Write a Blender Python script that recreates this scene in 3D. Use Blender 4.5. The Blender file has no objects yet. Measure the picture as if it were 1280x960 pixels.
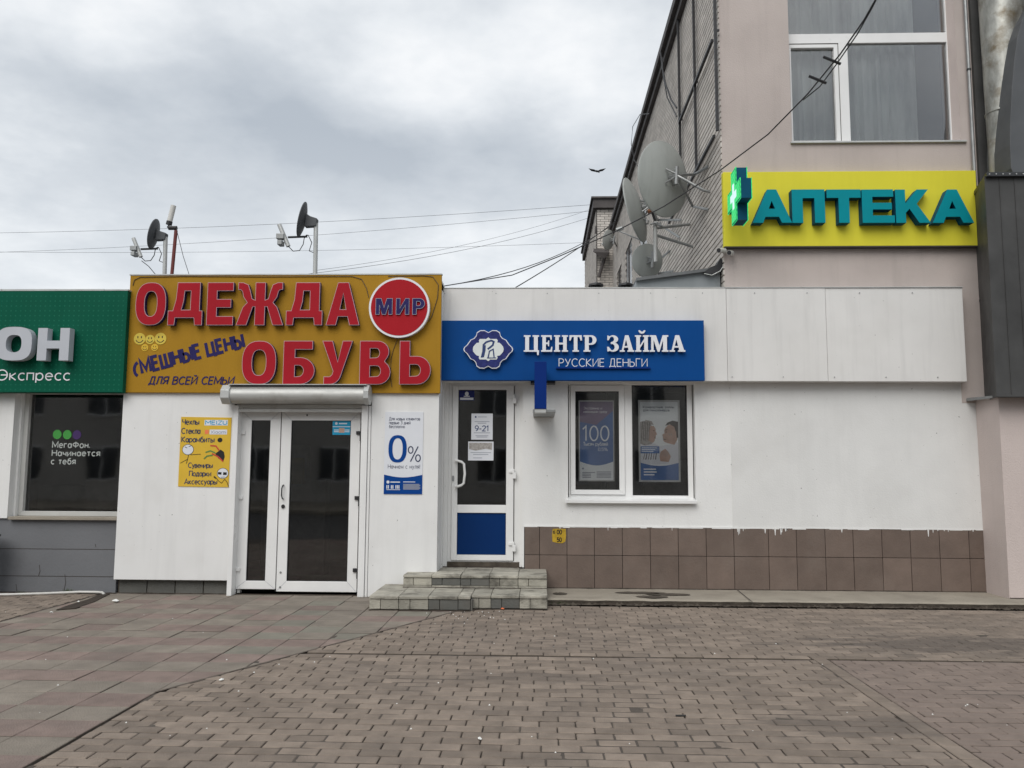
import bpy, bmesh, math, random
from mathutils import Vector, Matrix, noise
random.seed(7)
C = bpy.context.scene
COL = C.collection
PI = math.pi

# ------------------------------------------------------------ camera
FPX, PITCH, YAW, ROLL, CAMH = 1040.0, 6.0, 1.9, 0.3, 1.43
_y, _p, _r = math.radians(YAW), math.radians(PITCH), math.radians(ROLL)
FW = Vector((-math.sin(_y)*math.cos(_p), math.cos(_y)*math.cos(_p), math.sin(_p)))
RT0 = Vector((math.cos(_y), math.sin(_y), 0)); UP0 = RT0.cross(FW)
RT = math.cos(_r)*RT0 + math.sin(_r)*UP0; UP = math.cos(_r)*UP0 - math.sin(_r)*RT0
cd = bpy.data.cameras.new('camera'); cam = bpy.data.objects.new('camera', cd); COL.objects.link(cam)
cam.matrix_world = Matrix(((RT.x, UP.x, -FW.x, 0), (RT.y, UP.y, -FW.y, 0), (RT.z, UP.z, -FW.z, CAMH), (0, 0, 0, 1)))
cd.sensor_width = 36; cd.lens = 36*FPX/1280; cd.clip_start = .05; cd.clip_end = 2000
C.camera = cam

# ------------------------------------------------------------ sky and sun (overcast)
SUN_EL, SUN_AZ = 46, 200          # azimuth clockwise from +Y: behind the camera, a little to the left
W = bpy.data.worlds.new('World'); C.world = W; W.use_nodes = True
nt = W.node_tree; N = nt.nodes; L = nt.links; N.clear()
def nn(t, **k):
    n = N.new(t)
    for a, b in k.items(): setattr(n, a, b)
    return n
out = nn('ShaderNodeOutputWorld'); bg = nn('ShaderNodeBackground'); bg.inputs[1].default_value = .1
sky = nn('ShaderNodeTexSky', sky_type='NISHITA', sun_disc=False)
sky.sun_elevation = math.radians(SUN_EL); sky.sun_rotation = math.radians(SUN_AZ)
tc = nn('ShaderNodeTexCoord'); sep = nn('ShaderNodeSeparateXYZ'); L.new(tc.outputs['Generated'], sep.inputs[0])
def wm(op, a, b=None, clamp=False):
    n = nn('ShaderNodeMath', operation=op, use_clamp=clamp)
    for i, v in enumerate((a, b)):
        if v is None: continue
        if isinstance(v, (int, float)): n.inputs[i].default_value = v
        else: L.new(v, n.inputs[i])
    return n.outputs[0]
zc = wm('ADD', wm('ABSOLUTE', sep.outputs[2]), .22)
cmb = nn('ShaderNodeCombineXYZ'); L.new(wm('DIVIDE', sep.outputs[0], zc), cmb.inputs[0]); L.new(wm('DIVIDE', sep.outputs[1], zc), cmb.inputs[1])
mp = nn('ShaderNodeMapping'); L.new(cmb.outputs[0], mp.inputs[0]); mp.inputs['Location'].default_value = (3.1, 1.7, .4)
n1 = nn('ShaderNodeTexNoise'); L.new(mp.outputs[0], n1.inputs[0]); n1.inputs['Scale'].default_value = 1.15; n1.inputs['Detail'].default_value = 5; n1.inputs['Roughness'].default_value = .48; n1.inputs['Distortion'].default_value = .25
n2 = nn('ShaderNodeTexNoise'); L.new(mp.outputs[0], n2.inputs[0]); n2.inputs['Scale'].default_value = 3.4; n2.inputs['Detail'].default_value = 8; n2.inputs['Roughness'].default_value = .56
# broad cloud masses, each a soft disc in the cloud layer round a sky direction
def blob(px, py, sx, amp):
    d = (FW*FPX + RT*(px-640) - UP*(py-480)).normalized(); q = abs(d.z)+.22
    v = nn('ShaderNodeVectorMath', operation='DISTANCE'); L.new(cmb.outputs[0], v.inputs[0]); v.inputs[1].default_value = (d.x/q, d.y/q, 0)
    m = nn('ShaderNodeMapRange', interpolation_type='SMOOTHSTEP'); L.new(v.outputs['Value'], m.inputs[0])
    m.inputs[1].default_value = 0; m.inputs[2].default_value = sx; m.inputs[3].default_value = amp; m.inputs[4].default_value = 0
    return m.outputs[0]
tot = wm('ADD', wm('MULTIPLY', n1.outputs[0], .52), wm('MULTIPLY', n2.outputs[0], .58))
for b in ((220, 130, .55, -.20), (420, 190, .5, -.19), (520, 110, .24, .22), (430, 60, .25, .08), (130, 30, .22, .10), (740, 90, .35, .10), (640, 150, .3, -.06), (600, 0, .4, -.08)):
    tot = wm('ADD', tot, blob(*b))
cr = nn('ShaderNodeValToRGB'); L.new(tot, cr.inputs[0])
e = cr.color_ramp.elements; e[0].position = .30; e[0].color = (.44, .485, .54, 1); e[1].position = .78; e[1].color = (1.0, 1.0, 1.0, 1)
q = e.new(.47); q.color = (.58, .62, .665, 1)
q = e.new(.60); q.color = (.76, .79, .82, 1)
# paler towards the horizon
hz = nn('ShaderNodeMapRange'); L.new(sep.outputs[2], hz.inputs[0]); hz.inputs[1].default_value = .0; hz.inputs[2].default_value = .38; hz.inputs[3].default_value = .62; hz.inputs[4].default_value = 0
mxh = nn('ShaderNodeMix', data_type='RGBA'); L.new(hz.outputs[0], mxh.inputs[0]); L.new(cr.outputs[0], mxh.inputs[6]); mxh.inputs[7].default_value = (.88, .91, .93, 1)
sc10 = nn('ShaderNodeVectorMath', operation='SCALE'); L.new(mxh.outputs[2], sc10.inputs[0]); sc10.inputs['Scale'].default_value = 8.4
mxs = nn('ShaderNodeMix', data_type='RGBA'); mxs.inputs[0].default_value = .96; L.new(sky.outputs[0], mxs.inputs[6]); L.new(sc10.outputs[0], mxs.inputs[7])
L.new(mxs.outputs[2], bg.inputs[0]); L.new(bg.outputs[0], out.inputs[0])
sl = bpy.data.lights.new('sun', 'SUN'); sl.energy = 1.5; sl.angle = math.radians(45); sl.color = (1, .97, .93)
so = bpy.data.objects.new('sun', sl); COL.objects.link(so)
_a, _e = math.radians(SUN_AZ), math.radians(SUN_EL)
sd = Vector((math.sin(_a)*math.cos(_e), math.cos(_a)*math.cos(_e), math.sin(_e)))
so.rotation_euler = sd.to_track_quat('Z', 'Y').to_euler()
vs = C.view_settings; vs.view_transform = 'Standard'; vs.look = 'None'; vs.gamma = 1; vs.exposure = .40; vs.use_curve_mapping = False
C.cycles.max_bounces = 6; C.cycles.transparent_max_bounces = 12

# ------------------------------------------------------------ pixel of the photo -> point on a plane of the place
def ray(px, py): return FW*FPX + RT*(px-640) - UP*(py-480)
CP = Vector((0, 0, CAMH))
def at(px, py, Y): d = ray(px, py); return CP + d*(Y/d.y)
def ax(px, py, Y): return at(px, py, Y).x
def az(px, py, Y): return at(px, py, Y).z
def onx(px, py, X): d = ray(px, py); return CP + d*(X/d.x)
def gd(px, py, Z=0): d = ray(px, py); return CP + d*((Z-CAMH)/d.z)

# ------------------------------------------------------------ materials
MATS = {}
def mat(name, col, rough=.6, var=.08, scale=6, bump=.0, bscale=80, metal=0, spec=.4, streak=0, dirt=0, dirtcol=(.12, .10, .08), dscale=2.0, speck=0, island=0, stretch=None, coat=0, stains=0):
    m = bpy.data.materials.new(name); m.use_nodes = True; t = m.node_tree; n = t.nodes; l = t.links
    b = n['Principled BSDF']; MATS[name] = m
    g = n.new('ShaderNodeNewGeometry'); pos = g.outputs['Position']
    def noi(s, det=4, src=None, ro=.55):
        k = n.new('ShaderNodeTexNoise'); l.new(src or pos, k.inputs[0]); k.inputs['Scale'].default_value = s; k.inputs['Detail'].default_value = det; k.inputs['Roughness'].default_value = ro
        return k.outputs[0]
    def mr(v, a, b_, c=0, d=1):
        k = n.new('ShaderNodeMapRange'); l.new(v, k.inputs[0])
        for i, x in enumerate((a, b_, c, d)): k.inputs[i+1].default_value = x
        return k.outputs[0]
    def mix(f, a, b_, bt='MIX'):
        k = n.new('ShaderNodeMix'); k.data_type = 'RGBA'; k.blend_type = bt
        for i, x in ((0, f), (6, a), (7, b_)):
            if isinstance(x, (int, float)): k.inputs[i].default_value = x
            elif isinstance(x, tuple): k.inputs[i].default_value = (*x[:3], 1)
            else: l.new(x, k.inputs[i])
        return k.outputs[2]
    def mapped(sc):
        k = n.new('ShaderNodeMapping'); l.new(pos, k.inputs[0]); k.inputs['Scale'].default_value = sc; return k.outputs[0]
    src = mapped(stretch) if stretch else None
    lo = tuple(max(0, c*(1-var)) for c in col); hi = tuple(min(1, c*(1+var)) for c in col)
    c = mix(mr(noi(scale, 5, src), .32, .68), lo, hi)
    if island:
        oi = n.new('ShaderNodeObjectInfo'); ad = n.new('ShaderNodeMath'); ad.operation = 'ADD'; l.new(g.outputs['Random Per Island'], ad.inputs[0]); l.new(oi.outputs['Random'], ad.inputs[1])
        fr = n.new('ShaderNodeMath'); fr.operation = 'FRACT'; l.new(ad.outputs[0], fr.inputs[0])
        c = mix(1.0, c, mix(fr.outputs[0], (1-island,)*3, (1+island,)*3), 'MULTIPLY')
    if streak:
        s = noi(1.0, 4, mapped((9, 9, .7))); c = mix(mr(s, .50, .78, 0, streak), c, tuple(x*.55 for x in col))
    if dirt:
        dd = noi(dscale, 7, None, .62); c = mix(mr(dd, .50, .70, 0, dirt), c, dirtcol)
    if stains:      # oil and damp stains lying on the bricks
        for (sx_, sy_, rx_, ry_, st_) in ((3.6, 7.35, 2.1, .62, .75), (2.0, 5.0, 1.3, .35, .5), (-.1, 6.0, 1.0, .3, .45), (1.2, 8.0, .6, .25, .5)):
            vm = n.new('ShaderNodeMapping'); vm.vector_type = 'POINT'; l.new(pos, vm.inputs[0]); vm.inputs['Location'].default_value = (-sx_/rx_, -sy_/ry_, 0); vm.inputs['Scale'].default_value = (1/rx_, 1/ry_, 0)
            ln = n.new('ShaderNodeVectorMath'); ln.operation = 'LENGTH'; l.new(vm.outputs[0], ln.inputs[0])
            ad = n.new('ShaderNodeMath'); ad.operation = 'ADD'; l.new(mr(ln.outputs['Value'], .2, 1.3, .28, -.25), ad.inputs[0]); l.new(noi(2.6, 6, mapped((.7, 2.2, 1)), .65), ad.inputs[1])
            c = mix(mr(ad.outputs[0], .55, .72, 0, st_), c, (.105, .088, .076))
    if speck:
        v = noi(26, 2); c = mix(mr(v, .735, .765, 0, speck), c, (.10, .09, .08))
    l.new(c, b.inputs['Base Color']); b.inputs['Metallic'].default_value = metal; b.inputs['Specular IOR Level'].default_value = spec
    rr = mr(noi(scale*2.3, 3), .3, .7, max(.02, rough-.08), min(1, rough+.08)); l.new(rr, b.inputs['Roughness'])
    b.inputs['Coat Weight'].default_value = coat
    if bump:
        k = n.new('ShaderNodeBump'); k.inputs['Strength'].default_value = bump; k.inputs['Distance'].default_value = .01; l.new(noi(bscale, 4), k.inputs['Height']); l.new(k.outputs[0], b.inputs['Normal'])
    return m
def emit(name, col, s):
    m = bpy.data.materials.new(name); m.use_nodes = True; b = m.node_tree.nodes['Principled BSDF']; b.inputs['Base Color'].default_value = (.02, .1, .04, 1)
    b.inputs['Emission Color'].default_value = (*col, 1); b.inputs['Emission Strength'].default_value = s; MATS[name] = m; return m
def glass(name, tint=.8, refl=1.0, col=(1, 1, 1)):
    m = bpy.data.materials.new(name); m.use_nodes = True; t = m.node_tree; n = t.nodes; l = t.links; n.clear()
    o = n.new('ShaderNodeOutputMaterial'); mx = n.new('ShaderNodeMixShader'); tr = n.new('ShaderNodeBsdfTransparent'); gl = n.new('ShaderNodeBsdfGlossy')
    tr.inputs[0].default_value = (tint*col[0], tint*col[1], tint*col[2], 1); gl.inputs['Roughness'].default_value = .035
    f = n.new('ShaderNodeFresnel'); f.inputs[0].default_value = 1.52
    k = n.new('ShaderNodeMath'); k.operation = 'MULTIPLY'; l.new(f.outputs[0], k.inputs[0]); k.inputs[1].default_value = 1.8*refl; k.use_clamp = True
    tx = n.new('ShaderNodeTexNoise'); tx.inputs['Scale'].default_value = 1.6; g = n.new('ShaderNodeNewGeometry'); l.new(g.outputs['Position'], tx.inputs[0])
    bp = n.new('ShaderNodeBump'); bp.inputs['Strength'].default_value = .05; bp.inputs['Distance'].default_value = .02; l.new(tx.outputs[0], bp.inputs['Height']); l.new(bp.outputs[0], gl.inputs['Normal'])
    l.new(k.outputs[0], mx.inputs[0]); l.new(tr.outputs[0], mx.inputs[1]); l.new(gl.outputs[0], mx.inputs[2]); l.new(mx.outputs[0], o.inputs[0]); MATS[name] = m; return m

mat('white_paint', (.76, .76, .745), .7, .04, 1.2, .2, 45, streak=.14, dirt=.14, dirtcol=(.5, .48, .44), dscale=1.4, speck=.6)
mat('white_panel', (.76, .76, .75), .5, .035, 1.0, .06, 14, streak=.16, dirt=.12, dirtcol=(.5, .48, .44), dscale=2.2, speck=.7)
mat('white_render', (.70, .70, .685), .85, .05, 1.5, .22, 60, streak=.10, dirt=.22, dscale=.8, dirtcol=(.50, .48, .45), speck=.8)
mat('fascia_white', (.71, .70, .68), .55, .04, 1.5, .05, 10, streak=.26, dirt=.15, dscale=.9, dirtcol=(.48, .46, .42), speck=.6)
mat('pvc', (.78, .78, .77), .35, .03, 3, streak=.06)
mat('pvc_grey', (.50, .50, .48), .45, .06, 3, streak=.15)
mat('pink_render', (.49, .43, .40), .9, .07, 1.0, .35, 60, streak=.20, dirt=.25, dscale=.9, dirtcol=(.33, .28, .26))
mat('pier_render', (.58, .50, .468), .9, .05, 1.6, .5, 70, streak=.12, dirt=.22, dscale=1.6, dirtcol=(.30, .26, .24))
mat('grey_block', (.155, .16, .17), .7, .06, 2, .25, 50, dirt=.2, dscale=4, dirtcol=(.09, .09, .09))
mat('silicate_brick', (.56, .52, .475), .9, .08, 9, .12, 90, island=.12, dirt=.18, dscale=1.2, dirtcol=(.25, .22, .20))
mat('mortar_dark', (.06, .055, .05), .95, .15, 20, .4, 60)
mat('base_tile', (.148, .110, .090), .6, .10, 5, .3, 55, island=.15, speck=.4, dirt=.2, dirtcol=(.25, .21, .18))
mat('joint_dark', (.055, .045, .04), .9, .1, 10)
mat('bronze_sign', (.37, .20, .018), .6, .04, 1.5, .06, 30, streak=.15, spec=.12)
mat('letter_red', (.36, .012, .022), .6, .05, 3, spec=.12)
mat('letter_edge', (.50, .33, .36), .5, .05, 3)
mat('letter_navy', (.026, .022, .105), .6, .1, 4, spec=.12)
mat('disc_red', (.38, .012, .02), .6, .04, 3, spec=.12)
mat('blue_sign', (.001, .058, .235), .6, .05, 1.4, streak=.1, spec=.12)
mat('deep_blue', (.001, .024, .17), .6, .05, 2, spec=.12)
mat('door_blue', (.001, .025, .115), .6, .05, 2, streak=.1, spec=.12)
mat('letter_white', (.75, .76, .79), .5, .03, 3)
mat('logo_navy', (.028, .036, .15), .6, .25, 30, spec=.12)
mat('logo_pale', (.70, .74, .72), .5, .04, 10)
mat('green_sign', (.0, .088, .05), .6, .06, 2, streak=.1, spec=.12)
mat('green_dot', (.008, .135, .08), .6, .05, 3, spec=.12)
mat('letter_grey', (.47, .49, .53), .5, .04, 3)
mat('yellow_sign', (.70, .64, .05), .6, .04, 1.5, streak=.10, spec=.12)
mat('teal', (.0, .245, .295), .6, .05, 3, spec=.12)
mat('teal_dark', (.002, .075, .14), .6, .1, 3, spec=.12)
mat('poster_yellow', (.66, .43, .05), .6, .04, 5, spec=.12)
mat('poster_white', (.70, .72, .76), .4, .02, 5)
mat('poster_blue', (.002, .05, .24), .6, .05, 5, spec=.12)
mat('poster_pale', (.82, .86, .87), .4, .05, 5)
mat('poster_muted', (.10, .19, .42), .4, .15, 5)
mat('poster_mauve', (.22, .17, .26), .4, .1, 5)
mat('print_dark', (.03, .04, .09), .5, .05, 5)
mat('print_grey', (.30, .32, .38), .5, .05, 5)
mat('print_navy_ink', (.02, .045, .15), .5, .05, 5)
mat('print_black', (.012, .012, .012), .5, .05, 5)
mat('print_cyan', (.03, .33, .55), .6, .05, 5, spec=.12)
mat('print_orange', (.80, .20, .08), .5, .05, 5)
mat('print_green', (.10, .22, .06), .5, .1, 5)
mat('print_red', (.55, .05, .04), .5, .1, 5)
mat('skin_print', (.50, .34, .27), .6, .12, 12)
mat('hair_print', (.36, .34, .32), .6, .25, 40)
mat('hair_dark', (.09, .08, .075), .6, .2, 30)
mat('smiley_yellow', (.62, .47, .06), .5, .08, 8)
mat('dots_green', (.06, .33, .06), .5, .05, 8)
mat('dots_purple', (.06, .025, .13), .5, .05, 8)
mat('text_pale', (.42, .45, .43), .5, .05, 8)
mat('stencil_yellow', (.42, .27, .02), .8, .2, 20)
mat('grey_metal', (.30, .31, .31), .45, .15, 5, metal=.5, dirt=.2, dscale=6)
mat('pale_metal', (.50, .51, .50), .4, .10, 4, metal=.25, dirt=.15, dscale=5, dirtcol=(.2, .17, .14))
mat('shutter_metal', (.46, .46, .44), .45, .12, 3, metal=.2, dirt=.35, dscale=5, dirtcol=(.22, .19, .16), stretch=(.4, 3, 6))
mat('black_metal', (.025, .025, .027), .5, .2, 8)
mat('dark_metal', (.04, .042, .045), .5, .15, 3, metal=.2, bump=.1, bscale=8)
mat('dark_cladding', (.055, .055, .054), .6, .28, 2, bump=.2, bscale=10, streak=.2)
mat('panel_grey', (.085, .090, .096), .6, .12, 2, bump=.1, bscale=10)
mat('zinc', (.36, .36, .33), .42, .45, 3, metal=.5, dirt=.85, dscale=3.6, dirtcol=(.12, .085, .04), stretch=(2.2, 2.2, .8), bump=.15, bscale=9)
mat('eave_dark', (.07, .062, .060), .7, .15, 4)
mat('roof_felt', (.14, .145, .15), .85, .15, 3, bump=.3, bscale=20)
mat('sheet_grey', (.24, .26, .27), .5, .1, 2, metal=.2, streak=.2)
mat('dish_grey', (.38, .40, .385), .6, .09, 3, streak=.35, dirt=.15, dscale=3, dirtcol=(.16, .16, .15))
mat('red_pole', (.14, .03, .025), .5, .15, 4)
mat('white_plastic', (.58, .57, .54), .4, .05, 4)
mat('concrete_slab', (.31, .276, .226), .92, .10, 2.5, .7, 90, dirt=.35, dscale=1.8, dirtcol=(.12, .10, .08))
mat('kerb_soil', (.075, .062, .048), .95, .3, 9, 1, 50)
mat('step_tile', (.37, .35, .295), .85, .16, 6, .9, 70, island=.22, dirt=.85, dscale=5, dirtcol=(.085, .078, .065))
mat('step_tile_dark', (.115, .115, .105), .85, .12, 5, .6, 70, island=.08, dirt=.3, dscale=3.5)
mat('paver', (.230, .186, .150), .9, .16, 7, .9, 110, island=.18, stains=1, dirt=.45, dscale=.9, dirtcol=(.125, .108, .095))
mat('paver_red', (.224, .177, .149), .9, .10, 7, .9, 110, island=.08, dirt=.30, dscale=1.1, dirtcol=(.13, .10, .09))
mat('bed_soil', (.088, .073, .061), .95, .22, 12, 1, 90, dirt=.25)
mat('tile_grey', (.228, .198, .164), .9, .15, 5, .9, 90, island=.10, dirt=.6, dscale=1.3, dirtcol=(.165, .140, .120))
mat('tile_red', (.224, .170, .147), .9, .15, 5, .9, 90, island=.10, dirt=.6, dscale=1.3, dirtcol=(.165, .140, .120))
mat('tile_green', (.208, .195, .160), .9, .13, 5, .9, 90, island=.06, dirt=.4, dscale=1.6, dirtcol=(.15, .14, .12))
mat('joint_soil', (.105, .086, .070), .95, .2, 12)
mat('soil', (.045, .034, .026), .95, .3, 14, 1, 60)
mat('asphalt', (.06, .06, .06), .9, .15, 6, .6, 80)
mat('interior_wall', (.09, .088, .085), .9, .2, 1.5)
mat('interior_item', (.16, .15, .14), .7, .4, 5)
mat('interior_yellow', (.20, .15, .03), .7, .3, 5)
mat('curtain', (.55, .59, .57), .9, .38, 1.3, stretch=(2.2, 2.2, .55))
mat('grass', (.06, .09, .03), .8, .3, 20)
mat('litter_white', (.75, .75, .72), .7, .05, 9)
mat('bird_black', (.02, .02, .022), .6, .2, 9)
mat('rust', (.20, .08, .035), .8, .3, 9)
mat('far_wall', (.46, .44, .41), .9, .1, .4, streak=.2)
mat('far_glass', (.03, .035, .04), .1, .2, 1)
glass('door_glass', .66, 1.35); glass('shop_glass', .98, 1.2); glass('upper_glass', .9, 1.7)
m = emit('led_green', (.03, 1.0, .22), .6); t = m.node_tree; g = t.nodes.new('ShaderNodeNewGeometry'); ck = t.nodes.new('ShaderNodeTexChecker'); ck.inputs['Scale'].default_value = 34
ck.inputs[1].default_value = (.04, 1, .25, 1); ck.inputs[2].default_value = (.01, .62, .16, 1); t.links.new(g.outputs['Position'], ck.inputs[0]); t.links.new(ck.outputs[0], t.nodes['Principled BSDF'].inputs['Emission Color'])
emit('led_white', (.75, .95, 1), .7)
M = MATS

# ------------------------------------------------------------ object helpers
def wloc(o):
    v = Vector((0, 0, 0))
    while o: v = v + Vector(o.location); o = o.parent
    return v
def tag(o, label=None, cat=None, group=None, kind=None):
    if label: o['label'] = label
    if cat: o['category'] = cat
    if group: o['group'] = group
    if kind: o['kind'] = kind
    return o
def thing(name, label, cat, loc, group=None):
    o = bpy.data.objects.new(name, None); COL.objects.link(o); o.location = loc; o.empty_display_size = .2
    return tag(o, label, cat, group)
class B:
    def __init__(s): s.v = []; s.f = []; s.m = []; s.k = 0
    def mi(s, k): s.k = k; return s
    def face(s, *pts):
        i = len(s.v); s.v += [tuple(p) for p in pts]; s.f.append(tuple(range(i, i+len(pts)))); s.m.append(s.k); return s
    def mesh(s, vs, fs):
        i = len(s.v); s.v += [tuple(p) for p in vs]; s.f += [tuple(i+a for a in f) for f in fs]; s.m += [s.k]*len(fs); return s
    def box(s, x0, x1, y0, y1, z0, z1):
        return s.mesh([(x0, y0, z0), (x1, y0, z0), (x1, y1, z0), (x0, y1, z0), (x0, y0, z1), (x1, y0, z1), (x1, y1, z1), (x0, y1, z1)],
                      [(0, 3, 2, 1), (4, 5, 6, 7), (0, 1, 5, 4), (1, 2, 6, 5), (2, 3, 7, 6), (3, 0, 4, 7)])
    def prism(s, poly, y0, y1):      # poly of (x,z) anticlockwise seen from the front, extruded along Y
        n = len(poly); vs = [(x, y0, z) for x, z in poly]+[(x, y1, z) for x, z in poly]
        return s.mesh(vs, [tuple(range(n)), tuple(range(2*n-1, n-1, -1))]+[(i, i+n, (i+1) % n+n, (i+1) % n) for i in range(n)])
    def prismz(s, poly, z0, z1):     # poly of (x,y) anticlockwise from above
        n = len(poly); vs = [(x, y, z1) for x, y in poly]+[(x, y, z0) for x, y in poly]
        return s.mesh(vs, [tuple(range(n)), tuple(range(2*n-1, n-1, -1))]+[(i, i+n, (i+1) % n+n, (i+1) % n) for i in range(n)])
    def tube(s, pts, r, n=8, cap=True):
        pts = [Vector(p) for p in pts]; rs = r if isinstance(r, (list, tuple)) else [r]*len(pts)
        vs = []; prev = None
        for i, p in enumerate(pts):
            d = (pts[min(i+1, len(pts)-1)]-pts[max(i-1, 0)]).normalized()
            a = prev if prev else (Vector((0, 0, 1)) if abs(d.z) < .9 else Vector((1, 0, 0)))
            u = d.cross(a).normalized(); w = u.cross(d).normalized(); prev = w
            vs += [p+(u*math.cos(2*PI*k/n)+w*math.sin(2*PI*k/n))*rs[i] for k in range(n)]
        fs = [(i*n+k, i*n+(k+1) % n, (i+1)*n+(k+1) % n, (i+1)*n+k) for i in range(len(pts)-1) for k in range(n)]
        if cap: fs += [tuple(range(n-1, -1, -1)), tuple(range((len(pts)-1)*n, len(pts)*n))]
        return s.mesh(vs, fs)
    def frame(s, x0, x1, z0, z1, w, y0, y1, ws=None):   # mitred rectangular frame
        wl, wr, wb, wt = ws or (w, w, w, w)
        a = [(x0, z0), (x1, z0), (x1, z1), (x0, z1)]; b = [(x0+wl, z0+wb), (x1-wr, z0+wb), (x1-wr, z1-wt), (x0+wl, z1-wt)]
        for i in range(4):
            j = (i+1) % 4; s.prism([a[i], a[j], b[j], b[i]], y0, y1)
        return s
    def disc(s, cx, cz, rx, rz, y, n=28, a0=0, a1=2*PI):
        return s.face(*[(cx+rx*math.cos(a0+(a1-a0)*k/n), y, cz+rz*math.sin(a0+(a1-a0)*k/n)) for k in range(n)])
    def data(s, name, mats, org=Vector((0, 0, 0))):
        me = bpy.data.meshes.new(name); me.from_pydata([(v[0]-org[0], v[1]-org[1], v[2]-org[2]) for v in s.v], [], s.f)
        for q in (mats if isinstance(mats, (list, tuple)) else [mats]): me.materials.append(M[q])
        if any(s.m): me.polygons.foreach_set('material_index', s.m)
        me.update(); return me
    def build(s, name, mats, parent=None, bevel=0, smooth=False, org=None):
        o = Vector(org) if org is not None else Vector((0, 0, 0))
        base = wloc(parent) if parent else Vector((0, 0, 0))
        if parent is not None and org is None: o = base
        me = s.data(name, mats, o); ob = bpy.data.objects.new(name, me); COL.objects.link(ob)
        ob.location = o-base if parent is not None else o
        if parent is not None: ob.parent = parent
        if bevel:
            b = ob.modifiers.new('bevel', 'BEVEL'); b.width = bevel; b.segments = 2; b.limit_method = 'ANGLE'; b.angle_limit = math.radians(40)
        if smooth:
            for p in me.polygons: p.use_smooth = True
            try: me.set_sharp_from_angle(angle=math.radians(40))
            except Exception: pass
        return ob
def box(name, m, parent, x0, x1, y0, y1, z0, z1, bevel=0): return B().box(x0, x1, y0, y1, z0, z1).build(name, m, parent, bevel)

# filled outlines with holes (closed loops, even-odd), drawn in x,z and given depth
def outline(loops, depth, offset=0):
    c = bpy.data.curves.new('o', 'CURVE'); c.dimensions = '2D'; c.fill_mode = 'BOTH'; c.extrude = depth/2*10; c.offset = offset*10
    for lp in loops:
        sp = c.splines.new('POLY'); sp.points.add(len(lp)-1); sp.use_cyclic_u = True
        for p, (x, y) in zip(sp.points, lp): p.co = (x*10, y*10, 0, 1)
    o = bpy.data.objects.new('o', c); COL.objects.link(o)
    dg = bpy.context.evaluated_depsgraph_get(); me = bpy.data.meshes.new_from_object(o.evaluated_get(dg))
    vs = [(v.co.x/10, v.co.y/10, v.co.z/10) for v in me.vertices]; fs = [tuple(p.vertices) for p in me.polygons]
    bpy.data.objects.remove(o); bpy.data.curves.remove(c); bpy.data.meshes.remove(me)
    return vs, fs
def put(b, loops, depth, y, fn=lambda x, z: (x, z), offset=0):  # front face at y, going back by depth
    vs, fs = outline([[fn(*p) for p in lp] for lp in loops], depth, offset)
    return b.mesh([(x, y+depth/2-zz, z) for x, z, zz in vs], fs)
def arc(cx, cy, rx, ry, a0, a1, n=12):
    return [(cx+rx*math.cos(math.radians(a0+(a1-a0)*k/n)), cy+ry*math.sin(math.radians(a0+(a1-a0)*k/n))) for k in range(n+1)]
def sup(cx, cy, rx, ry, p=2.5, n=32):
    r = []
    for k in range(n):
        a = 2*PI*k/n; c_, s_ = math.cos(a), math.sin(a)
        r.append((cx+rx*math.copysign(abs(c_)**(2/p), c_), cy+ry*math.copysign(abs(s_)**(2/p), s_)))
    return r
def mir(l, w): return l+[(w-x, y) for x, y in reversed(l)]

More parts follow.
